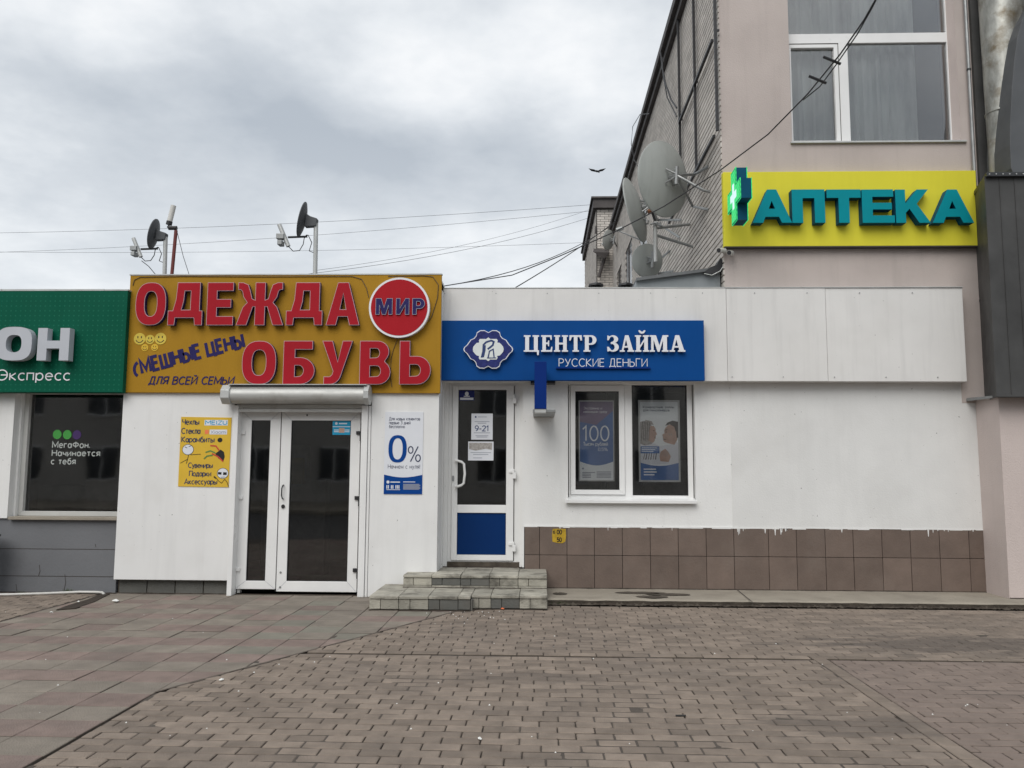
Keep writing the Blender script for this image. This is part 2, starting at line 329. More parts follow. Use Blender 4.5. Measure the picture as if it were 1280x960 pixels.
# ---- bold condensed capitals (height 1)
BOLD = {
 'О': (.76, [sup(.38, .5, .38, .5), sup(.38, .5, .155, .29)]),
 'Д': (.87, [[(0, 0), (.17, 0), (.19, .17), (.66, .17), (.68, 0), (.87, 0), (.87, .34), (.8, .34), (.8, 1), (.22, 1), (.19, .6), (.12, .34), (0, .34)], [(.34, .36), (.56, .36), (.56, .8), (.41, .8), (.39, .55)]]),
 'Е': (.66, [[(0, 0), (.66, 0), (.66, .21), (.25, .21), (.25, .41), (.6, .41), (.6, .61), (.25, .61), (.25, .8), (.65, .8), (.65, 1), (0, 1)]]),
 'Ж': (1.12, [mir([(.44, 0), (.44, .43), (.39, .43), (.25, 0), (0, 0), (.15, .42), (.25, .53), (.16, .66), (.13, .79), (.09, .83), (.03, .83), (.03, 1), (.15, 1), (.27, .95), (.33, .78), (.37, .62), (.44, .59), (.44, 1)], 1.12)]),
 'А': (.8, [[(0, 0), (.24, 0), (.29, .2), (.51, .2), (.56, 0), (.8, 0), (.53, 1), (.27, 1)], [(.33, .37), (.47, .37), (.4, .74)]]),
 'Б': (.67, [[(0, 0)]+arc(.36, .31, .31, .31, -90, 90)+[(.25, .62), (.25, .8), (.62, .8), (.62, 1), (0, 1)], [(.25, .18)]+arc(.33, .31, .10, .125, -90, 90)+[(.25, .435)]]),
 'У': (.73, [[(.05, 0), (.2, 0)]+arc(.2, .27, .27, .27, -80, -20, 6)+[(.73, 1), (.49, 1), (.38, .52), (.25, 1), (0, 1), (.27, .3)]+arc(.17, .28, .09, .1, -10, -90, 4)+[(.05, .18)]]),
 'В': (.75, [[(0, 0)]+arc(.45, .28, .29, .28, -90, 55, 8)+[(.6, .53)]+arc(.43, .75, .27, .25, -30, 90, 8)+[(0, 1)], [(.25, .18)]+arc(.41, .305, .09, .12, -90, 90, 8)+[(.25, .425)], [(.25, .61)]+arc(.39, .72, .08, .105, -90, 90, 8)+[(.25, .825)]]),
 'Ь': (.75, [[(0, 0)]+arc(.43, .325, .32, .325, -90, 90)+[(.25, .65), (.25, 1), (0, 1)], [(.25, .19)]+arc(.39, .325, .11, .13, -90, 90)+[(.25, .455)]]),
 'М': (.95, [[(0, 0), (.21, 0), (.21, .62), (.37, 0), (.58, 0), (.74, .62), (.74, 0), (.95, 0), (.95, 1), (.64, 1), (.475, .42), (.31, 1), (0, 1)]]),
 'И': (.78, [[(0, 0), (.23, 0), (.55, .6), (.55, 0), (.78, 0), (.78, 1), (.56, 1), (.23, .38), (.23, 1), (0, 1)]]),
 'Р': (.72, [[(0, 0), (.23, 0), (.23, .36)]+arc(.40, .68, .32, .32, -90, 90)+[(0, 1)], [(.23, .54)]+arc(.37, .68, .11, .14, -90, 90)+[(.23, .82)]]),
}
WIDE = {
 'А': (1.12, [[(0, 0), (.3, 0), (.37, .18), (.76, .18), (.84, 0), (1.13, 0), (.7, 1), (.44, 1)], [(.47, .42), (.65, .42), (.56, .66)]]),
 'П': (.95, [[(0, 0), (.31, 0), (.31, .74), (.65, .74), (.65, 0), (.95, 0), (.95, 1), (0, 1)]]),
 'Т': (.96, [[(.33, 0), (.63, 0), (.63, .75), (.96, .75), (.96, 1), (0, 1), (0, .75), (.33, .75)]]),
 'Е': (.92, [[(0, 0), (.92, 0), (.92, .22), (.3, .22), (.3, .4), (.85, .4), (.85, .6), (.3, .6), (.3, .78), (.9, .78), (.9, 1), (0, 1)]]),
 'К': (1.04, [[(0, 0), (.3, 0), (.3, .3), (.42, .42), (.70, 0), (1.04, 0), (.64, .57), (1.0, 1), (.66, 1), (.3, .58), (.3, 1), (0, 1)]]),
}
def stem(x, w=.25, s=.09, h=.09): return [(x-s, 0), (x+w+s, 0), (x+w+s, h), (x+w, h), (x+w, 1-h), (x+w+s, 1-h), (x+w+s, 1), (x-s, 1), (x-s, 1-h), (x, 1-h), (x, h), (x-s, h)]
def serifH(w, mid):   # two stems joined by a bar given as (z0,z1)
    a, b_ = mid; s, q, h = .09, .25, .09; R = w-s-q
    return [(0, 0), (2*s+q, 0), (2*s+q, h), (s+q, h), (s+q, a), (R, a), (R, h), (R-s, h), (R-s, 0), (w, 0), (w, h), (w-s, h), (w-s, 1-h), (w, 1-h), (w, 1), (R-s, 1), (R-s, 1-h), (R, 1-h), (R, b_), (s+q, b_), (s+q, 1-h), (2*s+q, 1-h), (2*s+q, 1), (0, 1), (0, 1-h), (s, 1-h), (s, h), (0, h)]
SER = {
 'Ц': (1.0, [[(0, 0), (.84, 0), (.86, -.2), (.96, -.2), (.98, .09), (.90, .09), (.90, .91), (.98, .91), (.98, 1), (.56, 1), (.56, .91), (.65, .91), (.65, .09), (.34, .09), (.34, .91), (.43, .91), (.43, 1), (0, 1), (0, .91), (.09, .91), (.09, .09), (0, .09)]]),
 'Е': (.8, [[(0, 0), (.78, 0), (.8, .3), (.72, .3), (.66, .1), (.34, .1), (.34, .46), (.46, .46), (.5, .34), (.57, .34), (.57, .68), (.5, .68), (.46, .56), (.34, .56), (.34, .9), (.62, .9), (.68, .72), (.76, .72), (.75, 1), (0, 1), (0, .91), (.09, .91), (.09, .09), (0, .09)]]),
 'Н': (.98, [serifH(.98, (.44, .55))]),
 'Т': (.88, [[(.22, 0), (.66, 0), (.66, .09), (.565, .09), (.565, .9), (.7, .9), (.78, .68), (.88, .68), (.86, 1), (.02, 1), (0, .68), (.1, .68), (.18, .9), (.315, .9), (.315, .09), (.22, .09)]]),
 'Р': (.86, [[(0, 0), (.44, 0), (.44, .09), (.34, .09), (.34, .42)]+arc(.5, .71, .34, .29, -90, 90)+[(0, 1), (0, .91), (.09, .91), (.09, .09), (0, .09)], [(.34, .51)]+arc(.45, .71, .14, .2, -90, 90)+[(.34, .91)]]),
 'З': (.78, [[(0, .3), (.02, .02), (.1, .02), (.14, .06)]+arc(.38, .28, .37, .28, -100, 60, 12)+[(.5, .53)]+arc(.38, .76, .33, .24, -40, 100, 10)+[(.12, .93), (.08, .98), (.02, .98), (.02, .7), (.1, .7)]+arc(.30, .76, .15, .16, 120, -70, 8)+[(.24, .57), (.24, .48)]+arc(.32, .28, .17, .19, 75, -110, 10)+[(.1, .3)]]),
 'А': (1.0, [[(0, 0), (.34, 0), (.34, .09), (.26, .09), (.3, .25), (.58, .25), (.62, .09), (.54, .09), (.54, 0), (1.0, 0), (1.0, .09), (.92, .09), (.62, 1), (.38, 1), (.14, .09), (0, .09)], [(.33, .35), (.55, .35), (.44, .74)]]),
 'Й': (.98, [[(0, 0), (.43, 0), (.43, .09), (.34, .09), (.34, .22), (.64, .62), (.64, .09), (.55, .09), (.55, 0), (.98, 0), (.98, .09), (.89, .09), (.89, .91), (.98, .91), (.98, 1), (.55, 1), (.55, .91), (.64, .91), (.64, .78), (.34, .38), (.34, .91), (.43, .91), (.43, 1), (0, 1), (0, .91), (.09, .91), (.09, .09), (0, .09)],
              arc(.49, 1.3, .24, .2, 180, 360, 10)+arc(.49, 1.3, .12, .08, 360, 180, 10)]),
 'М': (1.2, [[(0, 0), (.32, 0), (.32, .09), (.24, .09), (.24, .72), (.5, 0), (.62, 0), (.86, .72), (.86, .09), (.78, .09), (.78, 0), (1.2, 0), (1.2, .09), (1.11, .09), (1.11, .91), (1.2, .91), (1.2, 1), (.84, 1), (.62, .36), (.4, 1), (0, 1), (0, .91), (.09, .91), (.09, .09), (0, .09)]]),
}
# ---- single line alphabet for small print: strokes as thick ribbons
def A(cx, cy, rx, ry, a0, a1, n=10): return arc(cx, cy, rx, ry, a0, a1, n)
ST = {
 'А': (.66, [[(0, 0), (.33, 1), (.66, 0)], [(.11, .32), (.55, .32)]]), 'Б': (.56, [[(.5, 1), (0, 1), (0, 0), (.28, 0)]+A(.28, .29, .27, .29, -90, 90)+[(0, .58)]]),
 'В': (.56, [[(0, 0), (0, 1), (.27, 1)]+A(.27, .77, .24, .23, 90, -90)+[(.28, .54)]+A(.28, .27, .27, .27, 90, -90)+[(0, 0)], [(0, .54), (.27, .54)]]),
 'Г': (.48, [[(0, 0), (0, 1), (.48, 1)]]), 'Д': (.68, [[(0, -.18), (0, .02), (.68, .02), (.68, -.18)], [(.1, .02), (.2, 1), (.56, 1), (.56, .02)]]),
 'Е': (.5, [[(.5, 0), (0, 0), (0, 1), (.5, 1)], [(0, .53), (.45, .53)]]), 'Ж': (.88, [[(.44, 0), (.44, 1)], [(0, 1), (.38, .52), (0, 0)], [(.88, 1), (.5, .52), (.88, 0)]]),
 'З': (.54, [A(.26, .76, .24, .24, 160, -80)+A(.27, .28, .27, .28, 80, -160)]), 'И': (.62, [[(0, 1), (0, 0), (.62, 1), (.62, 0)]]),
 'Й': (.62, [[(0, 1), (0, 0), (.62, 1), (.62, 0)], A(.31, 1.25, .14, .1, 180, 360, 6)]), 'К': (.58, [[(0, 0), (0, 1)], [(.56, 1), (.04, .5), (.58, 0)]]),
 'Л': (.62, [[(0, 0), (.1, .08), (.17, 1), (.6, 1), (.6, 0)]]), 'М': (.78, [[(0, 0), (0, 1), (.39, .2), (.78, 1), (.78, 0)]]), 'Н': (.62, [[(0, 0), (0, 1)], [(.62, 0), (.62, 1)], [(0, .52), (.62, .52)]]),
 'О': (.76, [A(.38, .5, .38, .5, 0, 360, 20)]), 'П': (.6, [[(0, 0), (0, 1), (.6, 1), (.6, 0)]]), 'Р': (.54, [[(0, 0), (0, 1), (.27, 1)]+A(.27, .73, .27, .27, 90, -90)+[(0, .46)]]),
 'С': (.66, [A(.38, .5, .38, .5, 45, 315, 16)]), 'Т': (.6, [[(0, 1), (.6, 1)], [(.3, 1), (.3, 0)]]), 'У': (.6, [[(0, 1), (.32, .35)], [(.6, 1), (.25, .1), (.05, 0)]]),
 'Ф': (.8, [[(.4, 0), (.4, 1)], A(.4, .53, .38, .28, 0, 360, 18)]), 'Х': (.6, [[(0, 0), (.6, 1)], [(0, 1), (.6, 0)]]), 'Ц': (.68, [[(0, 1), (0, 0), (.68, 0), (.68, -.18)], [(.58, 0), (.58, 1)]]),
 'Ч': (.54, [[(0, 1), (0, .6), (.08, .46), (.54, .46)], [(.54, 1), (.54, 0)]]), 'Ш': (.84, [[(0, 1), (0, 0), (.84, 0), (.84, 1)], [(.42, 0), (.42, 1)]]),
 'Ы': (.76, [[(0, 1), (0, 0), (.24, 0)]+A(.24, .29, .25, .29, -90, 90)+[(0, .58)], [(.76, 0), (.76, 1)]]), 'Ь': (.54, [[(0, 1), (0, 0), (.26, 0)]+A(.26, .29, .27, .29, -90, 90)+[(0, .58)]]),
 'Э': (.66, [A(.28, .5, .38, .5, 135, -135, 16), [(.2, .5), (.64, .5)]]), 'Я': (.56, [[(.56, 0), (.56, 1), (.28, 1)]+A(.28, .73, .27, .27, 90, 270)+[(.56, .46)], [(.3, .46), (0, 0)]]),
 'а': (.46, [A(.22, .34, .22, .34, 0, 360, 16), [(.46, .7), (.46, 0)]]), 'б': (.48, [A(.24, .33, .24, .33, 0, 360, 16), [(.01, .35), (.06, .8), (.2, .93), (.42, 1)]]),
 'в': (.42, [[(0, 0), (0, .68), (.2, .68)]+A(.2, .52, .18, .16, 90, -90)+[(.22, .36)]+A(.22, .18, .19, .18, 90, -90)+[(0, 0)], [(0, .36), (.2, .36)]]),
 'г': (.36, [[(0, 0), (0, .68), (.36, .68)]]), 'д': (.54, [[(0, -.16), (0, .02), (.54, .02), (.54, -.16)], [(.08, .02), (.17, .68), (.45, .68), (.45, .02)]]),
 'е': (.48, [[(.02, .36), (.46, .36)]+A(.24, .34, .24, .34, 5, 315, 14)]), 'ж': (.64, [[(.32, 0), (.32, .68)], [(0, .68), (.28, .36), (0, 0)], [(.64, .68), (.36, .36), (.64, 0)]]),
 'з': (.4, [A(.19, .52, .18, .16, 150, -80)+A(.2, .18, .2, .18, 80, -150)]), 'и': (.44, [[(0, .68), (0, 0), (.44, .68), (.44, 0)]]), 'й': (.44, [[(0, .68), (0, 0), (.44, .68), (.44, 0)], A(.22, .9, .1, .08, 180, 360, 5)]),
 'к': (.42, [[(0, 0), (0, .68)], [(.4, .68), (.04, .35), (.42, 0)]]), 'л': (.46, [[(0, 0), (.08, .06), (.12, .68), (.44, .68), (.44, 0)]]), 'м': (.56, [[(0, 0), (0, .68), (.28, .15), (.56, .68), (.56, 0)]]),
 'н': (.44, [[(0, 0), (0, .68)], [(.44, 0), (.44, .68)], [(0, .36), (.44, .36)]]), 'о': (.5, [A(.25, .34, .25, .34, 0, 360, 16)]), 'п': (.44, [[(0, 0), (0, .68), (.44, .68), (.44, 0)]]),
 'р': (.48, [[(0, .7), (0, -.26)], A(.24, .34, .24, .34, 0, 360, 16)]), 'с': (.42, [A(.25, .34, .25, .34, 50, 310, 12)]), 'т': (.42, [[(0, .68), (.42, .68)], [(.21, .68), (.21, 0)]]),
 'у': (.44, [[(0, .7), (.22, .05)], [(.44, .7), (.14, -.2), (.02, -.26)]]), 'х': (.42, [[(0, 0), (.42, .68)], [(0, .68), (.42, 0)]]), 'ф': (.62, [[(.31, -.26), (.31, .95)], A(.31, .34, .31, .32, 0, 360, 16)]), 'ш': (.6, [[(0, .68), (0, 0), (.6, 0), (.6, .68)], [(.3, 0), (.3, .68)]]), 'ю': (.62, [[(0, 0), (0, .68)], [(0, .34), (.2, .34)], A(.41, .34, .2, .34, 0, 360, 14)]),
 'ц': (.5, [[(0, .68), (0, 0), (.5, 0), (.5, -.16)], [(.42, 0), (.42, .68)]]),
 'ч': (.4, [[(0, .68), (0, .4), (.06, .3), (.4, .3)], [(.4, .68), (.4, 0)]]), 'ы': (.56, [[(0, .68), (0, 0), (.18, 0)]+A(.18, .19, .18, .19, -90, 90)+[(0, .38)], [(.56, 0), (.56, .68)]]),
 'ь': (.4, [[(0, .68), (0, 0), (.2, 0)]+A(.2, .19, .19, .19, -90, 90)+[(0, .38)]]), 'э': (.44, [A(.18, .34, .25, .34, 130, -130, 12), [(.12, .35), (.42, .35)]]), 'я': (.42, [[(.42, 0), (.42, .68), (.2, .68)]+A(.2, .5, .19, .18, 90, 270)+[(.42, .32)], [(.22, .32), (0, 0)]]),
 '0': (.56, [A(.28, .5, .28, .5, 0, 360, 20)]), '1': (.3, [[(0, .78), (.22, 1), (.22, 0)]]), '2': (.54, [A(.27, .73, .26, .27, 165, -20, 8)+[(0, 0), (.54, 0)]]), '3': (.52, [A(.25, .76, .23, .24, 160, -80)+A(.25, .28, .26, .28, 80, -160)]),
 '5': (.52, [[(.48, 1), (.08, 1), (.04, .55)]+A(.25, .31, .27, .31, 110, -150)]), '6': (.54, [A(.27, .3, .27, .3, 0, 360, 16), [(.01, .32), (.1, .75), (.4, 1)]]), '8': (.54, [A(.27, .76, .22, .24, 0, 360, 14), A(.27, .27, .27, .27, 0, 360, 14)]), '9': (.54, [A(.27, .7, .27, .3, 0, 360, 16), [(.53, .68), (.44, .25), (.14, 0)]]),
 '%': (.9, [A(.18, .77, .17, .22, 0, 360, 14), A(.72, .23, .17, .22, 0, 360, 14), [(.72, 1), (.18, 0)]]), '-': (.34, [[(0, .4), (.34, .4)]]), '.': (.08, [[(.0, .02), (.0, .14)]]), ',': (.08, [[(.05, .1), (.0, -.12)]]), '!': (.1, [[(.05, 1), (.05, .3)], [(.05, .12), (.05, 0)]]),
 'M': (.78, [[(0, 0), (0, 1), (.39, .4), (.78, 1), (.78, 0)]]), 'E': (.5, [[(.5, 0), (0, 0), (0, 1), (.5, 1)], [(0, .53), (.45, .53)]]), 'I': (.06, [[(.03, 0), (.03, 1)]]), 'Z': (.56, [[(0, 1), (.56, 1), (0, 0), (.56, 0)]]), 'U': (.58, [[(0, 1), (0, .28)]+A(.29, .28, .29, .28, 180, 360)+[(.58, 1)]]),
 'X': (.6, [[(0, 0), (.6, 1)], [(0, 1), (.6, 0)]]), 'i': (.06, [[(.03, 0), (.03, .68)], [(.03, .86), (.03, 1)]]), 'a': (.46, [A(.22, .34, .22, .34, 0, 360, 16), [(.46, .7), (.46, 0)]]), 'o': (.5, [A(.25, .34, .25, .34, 0, 360, 16)]), 'm': (.66, [[(0, 0), (0, .68), (.33, .68), (.33, 0)], [(.33, .68), (.66, .68), (.66, 0)]]),
}
def ribbon(b, pts, w, y):
    pts = [Vector((p[0], p[1])) for p in pts]; closed = (pts[0]-pts[-1]).length < 1e-5
    if closed: pts = pts[:-1]
    n = len(pts); Lf, Rt = [], []
    for i in range(n):
        if closed: a, c = pts[i-1], pts[(i+1) % n]
        else: a, c = pts[max(i-1, 0)], pts[min(i+1, n-1)]
        d1 = (pts[i]-a); d2 = (c-pts[i])
        if d1.length < 1e-9: d1 = d2
        if d2.length < 1e-9: d2 = d1
        d1 = d1.normalized(); d2 = d2.normalized(); n1 = Vector((-d1.y, d1.x)); n2 = Vector((-d2.y, d2.x))
        m_ = n1+n2
        if m_.length < .3: m_ = n1
        m_ = m_.normalized(); k = min(1/max(m_.dot(n1), .3), 2.2)
        Lf.append(pts[i]+m_*w/2*k); Rt.append(pts[i]-m_*w/2*k)
    vs = [(p.x, y, p.y) for p in Lf]+[(p.x, y, p.y) for p in Rt]
    b.mesh(vs, [(i, n+i, n+(i+1) % n, (i+1) % n) for i in range(n if closed else n-1)])
def text(b, s, x0, z0, h, y, wt=.12, width=None, sp=.16, rot=0, shear=0, cond=1):
    tw = sum((.46 if c == ' ' else ST[c][0])+(0 if c == ' ' else sp) for c in s)-sp
    kx = (width/(tw*h)) if width else cond
    x = 0; ca, sa = math.cos(rot), math.sin(rot); k = 0
    for c in s:
        if c == ' ': x += .46; continue
        w, strokes = ST[c]
        for st in strokes:
            P = []
            for (px, pz) in st:
                X = (x+px)*h*kx+shear*pz*h; Z = pz*h; P.append((x0+X*ca-Z*sa, z0+X*sa+Z*ca))
            ribbon(b, P, wt*h, y-.0004*(k % 4)); k += 1
        x += w+sp
    return b
def T(b, s, px0, px1, pyb, h_px, Y, wt=.12, rot=0, shear=0, sp=.16):   # text whose baseline starts at a photo point
    a = at(px0, pyb, Y); w = ax(px1, pyb, Y)-a.x; h = az(px0, pyb-h_px, Y)-a.z
    return text(b, s, a.x, a.z, h, Y, wt, width=w/math.cos(rot) if rot else w, sp=sp, rot=rot, shear=shear)

# ============================================================ THE GROUND
YF_GOLD, YF_BLUE, YF_FASCIA, YF_BSIGN, YF_GREEN, YF_PINK = 9.62, 10.05, 9.88, 9.78, 9.66, 10.052
g = B(); g.face((-400, -400, -.08), (400, -400, -.08), (400, 600, -.08), (-400, 600, -.08))
tag(g.build('ground', 'asphalt'), kind='structure')

XB = -2.48                                # edge between tiles and bricks near the camera
PB = gd(180, 865); PC = gd(578, 762); PB = Vector((XB, PB.y, 0)); PC = Vector((PC.x, PC.y, 0))
def side(p): return (PC.x-PB.x)*(p[1]-PB.y)-(PC.y-PB.y)*(p[0]-PB.x)     # > 0: left of / beyond the slanted edge
def clip(poly, fn):
    r = []
    for i in range(len(poly)):
        a, c = poly[i], poly[(i+1) % len(poly)]; fa, fc = fn(a), fn(c)
        if fa >= 0: r.append(a)
        if (fa >= 0) != (fc >= 0):
            t_ = fa/(fa-fc); r.append((a[0]+(c[0]-a[0])*t_, a[1]+(c[1]-a[1])*t_))
    return r
def parea(p): return abs(sum(p[i][0]*p[(i+1) % len(p)][1]-p[(i+1) % len(p)][0]*p[i][1] for i in range(len(p))))/2
def slab(b, poly, z0, z1, ch=.004, tilt=(0, 0), side_m=1):
    cx = sum(p[0] for p in poly)/len(poly); cy = sum(p[1] for p in poly)/len(poly)
    n = len(poly); hz_ = lambda x, y: z1+(x-cx)*tilt[0]+(y-cy)*tilt[1]
    inn = []
    for x, y in poly:
        dx, dy = cx-x, cy-y; dl = math.hypot(dx, dy) or 1
        sx = ch if dx > 0 else -ch; sy = ch if dy > 0 else -ch
        inn.append((x+(sx if abs(dx) > ch*2 else 0), y+(sy if abs(dy) > ch*2 else 0)))
    vs = [(x, y, hz_(x, y)) for x, y in inn]+[(x, y, hz_(x, y)-ch*.9) for x, y in poly]+[(x, y, z0) for x, y in poly]
    fs = [tuple(range(n))]
    for i in range(n):
        j = (i+1) % n; fs.append((i, i+n, j+n, j))
    b.mesh(vs, fs); k0 = b.k; o_ = len(b.v)-3*n
    for i in range(n):      # the buried sides are caked with soil
        j = (i+1) % n; b.f.append((o_+i+n, o_+i+2*n, o_+j+2*n, o_+j+n)); b.m.append(side_m)

def bedsheet(name, x0, x1, y0, y1, st, base, amp, m, sc, thr):
    nx = int((x1-x0)/st); ny = int((y1-y0)/st); vs = []
    for j in range(ny+1):
        for i in range(nx+1):
            x = x0+(x1-x0)*i/nx; y = y0+(y1-y0)*j/ny
            a = noise.noise(Vector((x*sc, y*sc*1.3, 3.1)))*.6+noise.noise(Vector((x*sc*2.7, y*sc*3.5, 9)))*.4
            f = max(0, min(1, (a-thr)/.22)); vs.append((x, y, base+amp*f+.0012*noise.noise(Vector((x*9, y*9, 0)))))
    fs = [(j*(nx+1)+i, j*(nx+1)+i+1, (j+1)*(nx+1)+i+1, (j+1)*(nx+1)+i) for j in range(ny) for i in range(nx)]
    b = B(); b.mesh(vs, fs); o = b.build(name, m); tag(o, kind='structure')
    for p in o.data.polygons: p.use_smooth = True
    return o
brick_paving = bedsheet('brick_pavement', XB, 7.2, 2.0, 9.1, .045, -.015, .0125, 'bed_soil', 1.1, .02)
YSEAM = gd(700, 819.5).y
XSTR = (gd(1020, 826).x+gd(1242, 958).x)/2
bricks = []
def brick_row(x0, x1, y, d, L_, off, reg):
    x = x0-off
    while x < x1:
        p = [(max(x, x0)+.0036, y+.005), (min(x+L_, x1)-.0036, y+.005), (min(x+L_, x1)-.0036, y+d-.005), (max(x, x0)+.0036, y+d-.005)]
        x += L_
        if p[1][0]-p[0][0] < .02: continue
        p = clip(p, lambda q: -side(q)-.03)
        if len(p) < 3 or parea(p) < .0012: continue
        bricks.append((p, reg))
y = 2.35; k = 0
while y < 9.04:
    if y+.105 > YSEAM and y < YSEAM-.02 and y+.02 < YSEAM: y = YSEAM+.012; k += 1
    L_ = .208
    if y < YSEAM:
        brick_row(XB+.02, XSTR-.055, y, .104, L_, (.5*L_ if k % 2 else 0)+.003*math.sin(k*2.1)+.04*math.sin(k*.35), 0)
        brick_row(XSTR+.055, 6.9, y, .104, L_, (.5*L_ if k % 2 else 0)+.05, 1)
    else:
        brick_row(XB+.02, 6.9, y, .104, L_, (.5*L_ if k % 2 else 0)+.02*math.sin(k*.6), 0)
    y += .105; k += 1
y = 2.35
while y < YSEAM-.1: bricks.append(([(XSTR-.05, y), (XSTR+.05, y), (XSTR+.05, y+.2), (XSTR-.05, y+.2)], 0)); y += .21
def ctr(p): return (sum(q[0] for q in p)/len(p), sum(q[1] for q in p)/len(p))
def inview(c_, z=0):
    v = Vector((c_[0], c_[1], z))-CP; d = v.dot(FW)
    if d < .5: return False
    px = 640+FPX*v.dot(RT)/d; py = 480-FPX*v.dot(UP)/d
    return -10 < px < 1290 and py < 968
rnd = random.Random(3)
full = [q for q in bricks if len(q[0]) == 4 and abs(parea(q[0])-.01887) < .0006 and inview(ctr(q[0]))]
full.sort(key=lambda q: ctr(q[0])[1]); near = full[:296]; nid = {id(q[0]) for q in near}
bdat = {}
hx_, hy_ = .1004, .047
for v_, poly_ in enumerate(([(-hx_, -hy_), (hx_, -hy_), (hx_, hy_), (-hx_, hy_)], [(-hx_+.012, -hy_), (hx_, -hy_), (hx_, hy_), (-hx_, hy_), (-hx_, -hy_+.009)],
                            [(-hx_, -hy_), (hx_-.02, -hy_), (hx_, -hy_+.013), (hx_, hy_), (-hx_, hy_)], [(-hx_, -hy_), (-.01, -hy_), (.004, -hy_+.006), (.02, -hy_), (hx_, -hy_), (hx_, hy_), (-hx_, hy_)])):
    for r_ in (0, 1):
        b0 = B(); slab(b0, poly_, -.03, 0, .005); bdat[(v_, r_)] = b0.data('brick', [('paver', 'paver_red')[r_], 'joint_soil'])
for p, r in near:
    c_ = ctr(p); o = bpy.data.objects.new('brick', bdat[(rnd.choice((0, 0, 0, 0, 1, 2, 3)), r)]); COL.objects.link(o); o.parent = brick_paving
    rot = abs(p[1][0]-p[0][0]) < .15
    o.location = (c_[0], c_[1], rnd.uniform(-.002, .0015)); o.rotation_euler = (rnd.uniform(-.012, .012), rnd.uniform(-.008, .008), rnd.uniform(-.008, .008)+(PI/2 if rot else 0))
rest = B()
for p, r in bricks:
    if id(p) in nid: continue
    rest.mi(r); slab(rest, p, -.03, rnd.uniform(-.002, .0015), .005, (rnd.uniform(-.01, .01), rnd.uniform(-.012, .012)), side_m=2)
tag(rest.build('brick', ['paver', 'paver_red', 'joint_soil'], brick_paving), kind='stuff')

# large tiles on the left, rows alternating red and grey
tile_paving = bedsheet('tile_pavement', -9.5, XB-.005, 2.0, 9.9, .07, -.009, .0055, 'bed_soil', .9, .1)
tb2 = B(); tb2.face((XB-.005, PB.y-.1, -.0085), (XB+.1, PB.y-.1, -.0085), (PC.x+.05, 9.9, -.0085), (XB-.005, 9.9, -.0085)); 
tb2 = B(); tb2.face((XB-.005, 9.1, -.0085), (.1, 9.1, -.0085), (.1, 10.2, -.0085), (XB-.005, 10.2, -.0085)); tag(tb2.build('pavement_edge', 'bed_soil'), kind='structure')
TW, TD = .345, .295
PL0, PL1 = gd(-60, 793), gd(131, 741)
def sideL(p): return (PL1.x-PL0.x)*(p[1]-PL0.y)-(PL1.y-PL0.y)*(p[0]-PL0.x)
tiles = []
j = 0; y = 2.2
while y < 9.95:
    for i in range(-22, 9):
        x = XB+i*TW
        p = [(x+.003, y+.003), (x+TW-.003, y+.003), (x+TW-.003, y+TD-.003), (x+.003, y+TD-.003)]
        if i >= 0:
            if y+TD < PB.y: continue
            p = clip(p, lambda q: side(q)-.02)
        p = clip(p, lambda q: -sideL(q)-.05)
        if x > -1.7: p = clip(p, lambda q: 9.2-q[1])
        if len(p) < 3 or parea(p) < .004: continue
        red = (j % 2 == 0)
        if rnd.random() < .10: red = not red
        mt = 'tile_red' if red else 'tile_grey'
        if i > -1 and not red and rnd.random() < .6: mt = 'tile_green'
        if y > 8.4 and rnd.random() < .6: mt = 'tile_grey'
        tiles.append((p, mt))
    y += TD; j += 1
ft = [q for q in tiles if len(q[0]) == 4 and abs(parea(q[0])-(TW-.006)*(TD-.006)) < .001 and inview(ctr(q[0]))]
ft.sort(key=lambda q: ctr(q[0])[1]); ft = ft[:290]; nid = {id(q[0]) for q in ft}
t0 = B(); slab(t0, [(-TW/2+.003, -TD/2+.003), (TW/2-.003, -TD/2+.003), (TW/2-.003, TD/2-.003), (-TW/2+.003, TD/2-.003)], -.03, 0, .004)
tdat = {m_: t0.data('tile', [m_, 'joint_soil']) for m_ in ('tile_red', 'tile_grey', 'tile_green')}
for p, m_ in ft:
    c_ = ctr(p); o = bpy.data.objects.new('tile', tdat[m_]); COL.objects.link(o); o.parent = tile_paving
    o.location = (c_[0], c_[1], rnd.uniform(-.003, .003)); o.rotation_euler = (rnd.uniform(-.008, .008), rnd.uniform(-.008, .008), rnd.uniform(-.005, .005))
rest = B(); mi = {'tile_red': 0, 'tile_grey': 1, 'tile_green': 2}
for p, m_ in tiles:
    if id(p) in nid: continue
    rest.mi(mi[m_]); slab(rest, p, -.03, rnd.uniform(-.003, .003), .004, side_m=3)
tag(rest.build('tile', ['tile_red', 'tile_grey', 'tile_green', 'joint_soil'], tile_paving), kind='stuff')
# soil filled joint along the slanted edge
jb = B(); r2 = random.Random(5); pts = []
for k in range(41):
    f = k/40; p = PB.lerp(PC, f); pts.append(p)
for k in range(40):
    a, c = pts[k], pts[k+1]; d = (c-a).normalized(); n_ = Vector((-d.y, d.x, 0)); w1 = .008+.014*r2.random()**2
    jb.face(a-n_*w1+Vector((0, 0, .002)), c-n_*w1+Vector((0, 0, .002)), c+n_*.006+Vector((0, 0, .003)), a+n_*.006+Vector((0, 0, .003)))
tag(jb.build('pavement_joint', 'joint_soil'), kind='structure')
